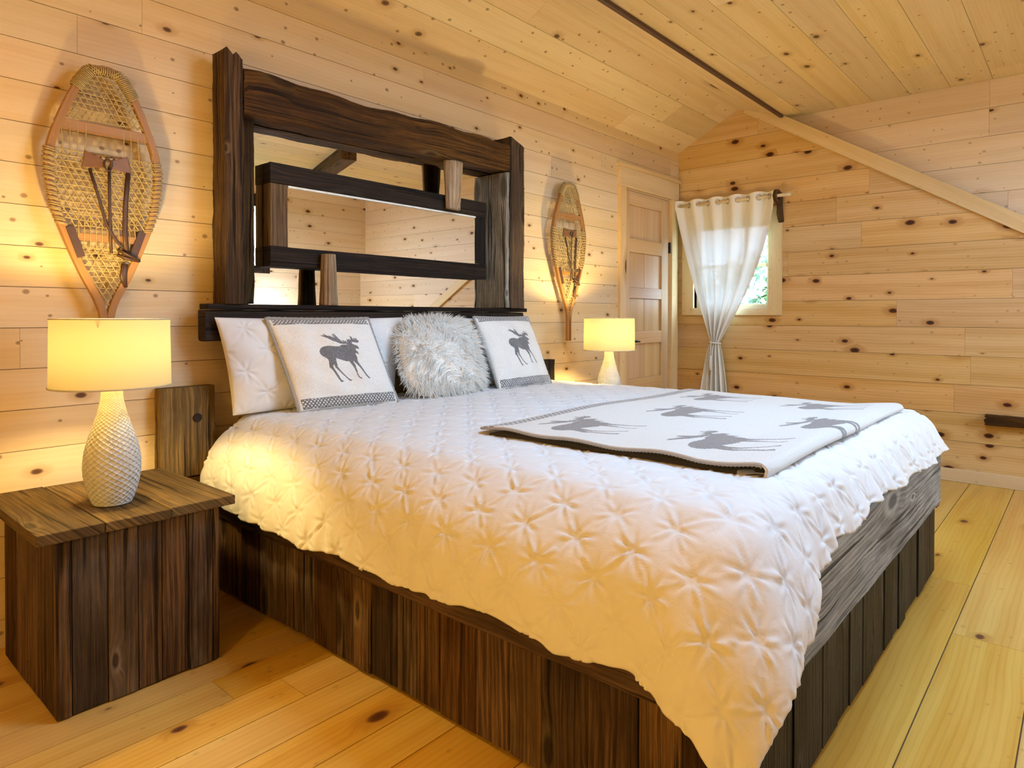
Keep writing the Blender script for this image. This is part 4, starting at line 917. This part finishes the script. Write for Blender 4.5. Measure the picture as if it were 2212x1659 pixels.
o = mk('drape', np.stack([Xg, Yg, Zw], -1).reshape(-1, 3), q, M['curtain'], cu, smooth=True); child(o, cu)
mb = MB(); nn_ = 40
hem = np.stack([Xg[:10], Yg[:10], Zw[:10]], -1)
for k in range(10):
    T_ = (k + .5) / 10; i = int(T_ * (ny_ - 1)); yc = float(Yg[4, i]); mb = MB(); 
    mb.tube([(XC + .021 * math.cos(a) * .55, yc + .021 * math.cos(a) * .8 * (1 if k % 2 else -1), 2.034 + .021 * math.sin(a)) for a in np.linspace(0, 2 * math.pi, 18, endpoint=False)], .0038, 6, closed=True); o = mb.build('grommet', M['steel'], cu, True); child(o, cu)
mb = MB(); mb.tube([(XC + .040 * math.cos(a), -.3775 + .042 * math.sin(a), ztie + .006 * math.sin(a)) for a in np.linspace(0, 2 * math.pi, 24, endpoint=False)], .006, 7, closed=True)
mb.tube([(XC - .045, -.362, ztie), (XC - .05, -.36, .80), (XC - .05, -.361, .775)], .004, 6); mb.tube([(XC - .05, -.361, .78), (XC - .05, -.361, .765), (XC - .05, -.361, .74), (XC - .05, -.361, .66)], [.006, .011, .012, .015], 10)
o = mb.build('tieback', M['tassel'] if 'tassel' in M else M['stitchw'] if 'stitchw' in M else M['wool'], cu, True); child(o, cu)
# ------------------------------------------------------------------ rough ledge on the east wall
lg = tobj('wall_ledge', M['barn'], None, 1, -2.195, -3.1, W - .075, W - .0015, .404, .466, seg=40, amp=.006, rad=.006, seed=71, endamp=.012); tag(lg, 'rough dark bark-edged timber ledge low on the right-hand wall', 'ledge')
# ------------------------------------------------------------------ outdoors
mb = MB(); mb.box(-30, 60, -60, 40, -.45, -.4); o = mb.build('ground', M['grass']); tag(o, kind='structure')
def shrub(x, y, w, hgt, seed, lab):
    r = empty('shrub', (x, y, -.4)); tag(r, lab, 'shrub', 'green shrubs outside the window'); rg = np.random.RandomState(seed); n = 3500
    d_ = rg.normal(0, 1, (n, 3)); d_ /= np.linalg.norm(d_, axis=1, keepdims=True); rad = rg.uniform(.6, 1, n)[:, None] ** .5
    c = d_ * rad * np.array([w, w, hgt / 2]) * (1 + .15 * np.sin(d_[:, :1] * 7) + .12 * np.sin(d_[:, 1:2] * 9)) + np.array([0, 0, hgt / 2 + .1])
    a = rg.normal(0, 1, (n, 3)); a /= np.linalg.norm(a, axis=1, keepdims=True); b = np.cross(a, rg.normal(0, 1, (n, 3))); b /= np.linalg.norm(b, axis=1, keepdims=True); s_ = rg.uniform(.05, .1, n)[:, None]
    vs = np.stack([c - a * s_, c + b * s_ * .5, c + a * s_, c - b * s_ * .5], 1).reshape(-1, 3); mk('foliage', vs, np.arange(n * 4).reshape(n, 4), M['leaf'], r)
    mb = MB(); mb.tube([(0, 0, -.05), (.03, 0, hgt * .3), (0, .04, hgt * .6)], [.08, .06, .03], 8); mb.build('trunk', M['barn'], r, True)
shrub(12.6, 2.0, 1.7, 2.75, 3, 'leafy green shrub on the lawn seen through the small window')
shrub(13.2, 6.9, 1.9, 2.6, 4, 'leafy green shrub on the lawn blurred behind the sheer curtain')
# ------------------------------------------------------------------ light
wd = bpy.data.worlds.new('sky'); S.world = wd; wd.use_nodes = True; nt_ = wd.node_tree; bg = nt_.nodes['Background']; bg.inputs[0].default_value = (.42, .67, .98, 1); bg.inputs[1].default_value = 12.5
def portal(name, loc, rot, sx, sy):
    l = bpy.data.lights.new(name, 'AREA'); l.shape = 'RECTANGLE'; l.size = sx; l.size_y = sy; l.cycles.is_portal = True
    o = link(bpy.data.objects.new(name, l)); o.location = loc; o.rotation_euler = rot; return o
portal('south_window_portal', ((SW[0] + SW[1]) / 2, YS - .12, (SW[2] + SW[3]) / 2), (math.radians(90), 0, 0), SW[1] - SW[0], SW[3] - SW[2])
portal('east_window_portal', (W + .12, -(WO[0] + WO[1]) / 2, (WO[2] + WO[3]) / 2), (math.radians(90), 0, math.radians(90)), WO[1] - WO[0], WO[3] - WO[2])
for loc_, en_, col_ in (((-2.15, -2.0, 1.05), 24, (1.0, .63, .13)), ((2.9, -4.4, 1.05), 17, (.88, .95, 1.0))):  # unseen warm room lamp at the left, plus an added cool fill at the right
    wl = bpy.data.lights.new('unseen_room_light', 'POINT'); wl.energy = en_; wl.color = col_; wl.shadow_soft_size = .15
    wo = link(bpy.data.objects.new('unseen_room_light', wl)); wo.location = loc_
portal('added_roof_window_portal', ((SK[0] + SK[1]) / 2, -(SK[2] + SK[3]) / 2, ZF + .13), (0, 0, 0), SK[1] - SK[0], SK[3] - SK[2])  # samples daylight through the added roof window
S.view_settings.view_transform = 'Standard'; S.view_settings.look = 'None'; S.view_settings.gamma = 1; S.view_settings.exposure = 1.15
try: S.view_settings.use_curve_mapping = False
except Exception: pass
S.cycles.use_denoising = True
S.cycles.use_adaptive_sampling = True; S.cycles.adaptive_threshold = .06; S.cycles.max_bounces = 8; S.cycles.diffuse_bounces = 4; S.cycles.glossy_bounces = 4; S.cycles.transparent_max_bounces = 12; S.cycles.sample_clamp_indirect = 8; S.cycles.caustics_reflective = False; S.cycles.caustics_refractive = False
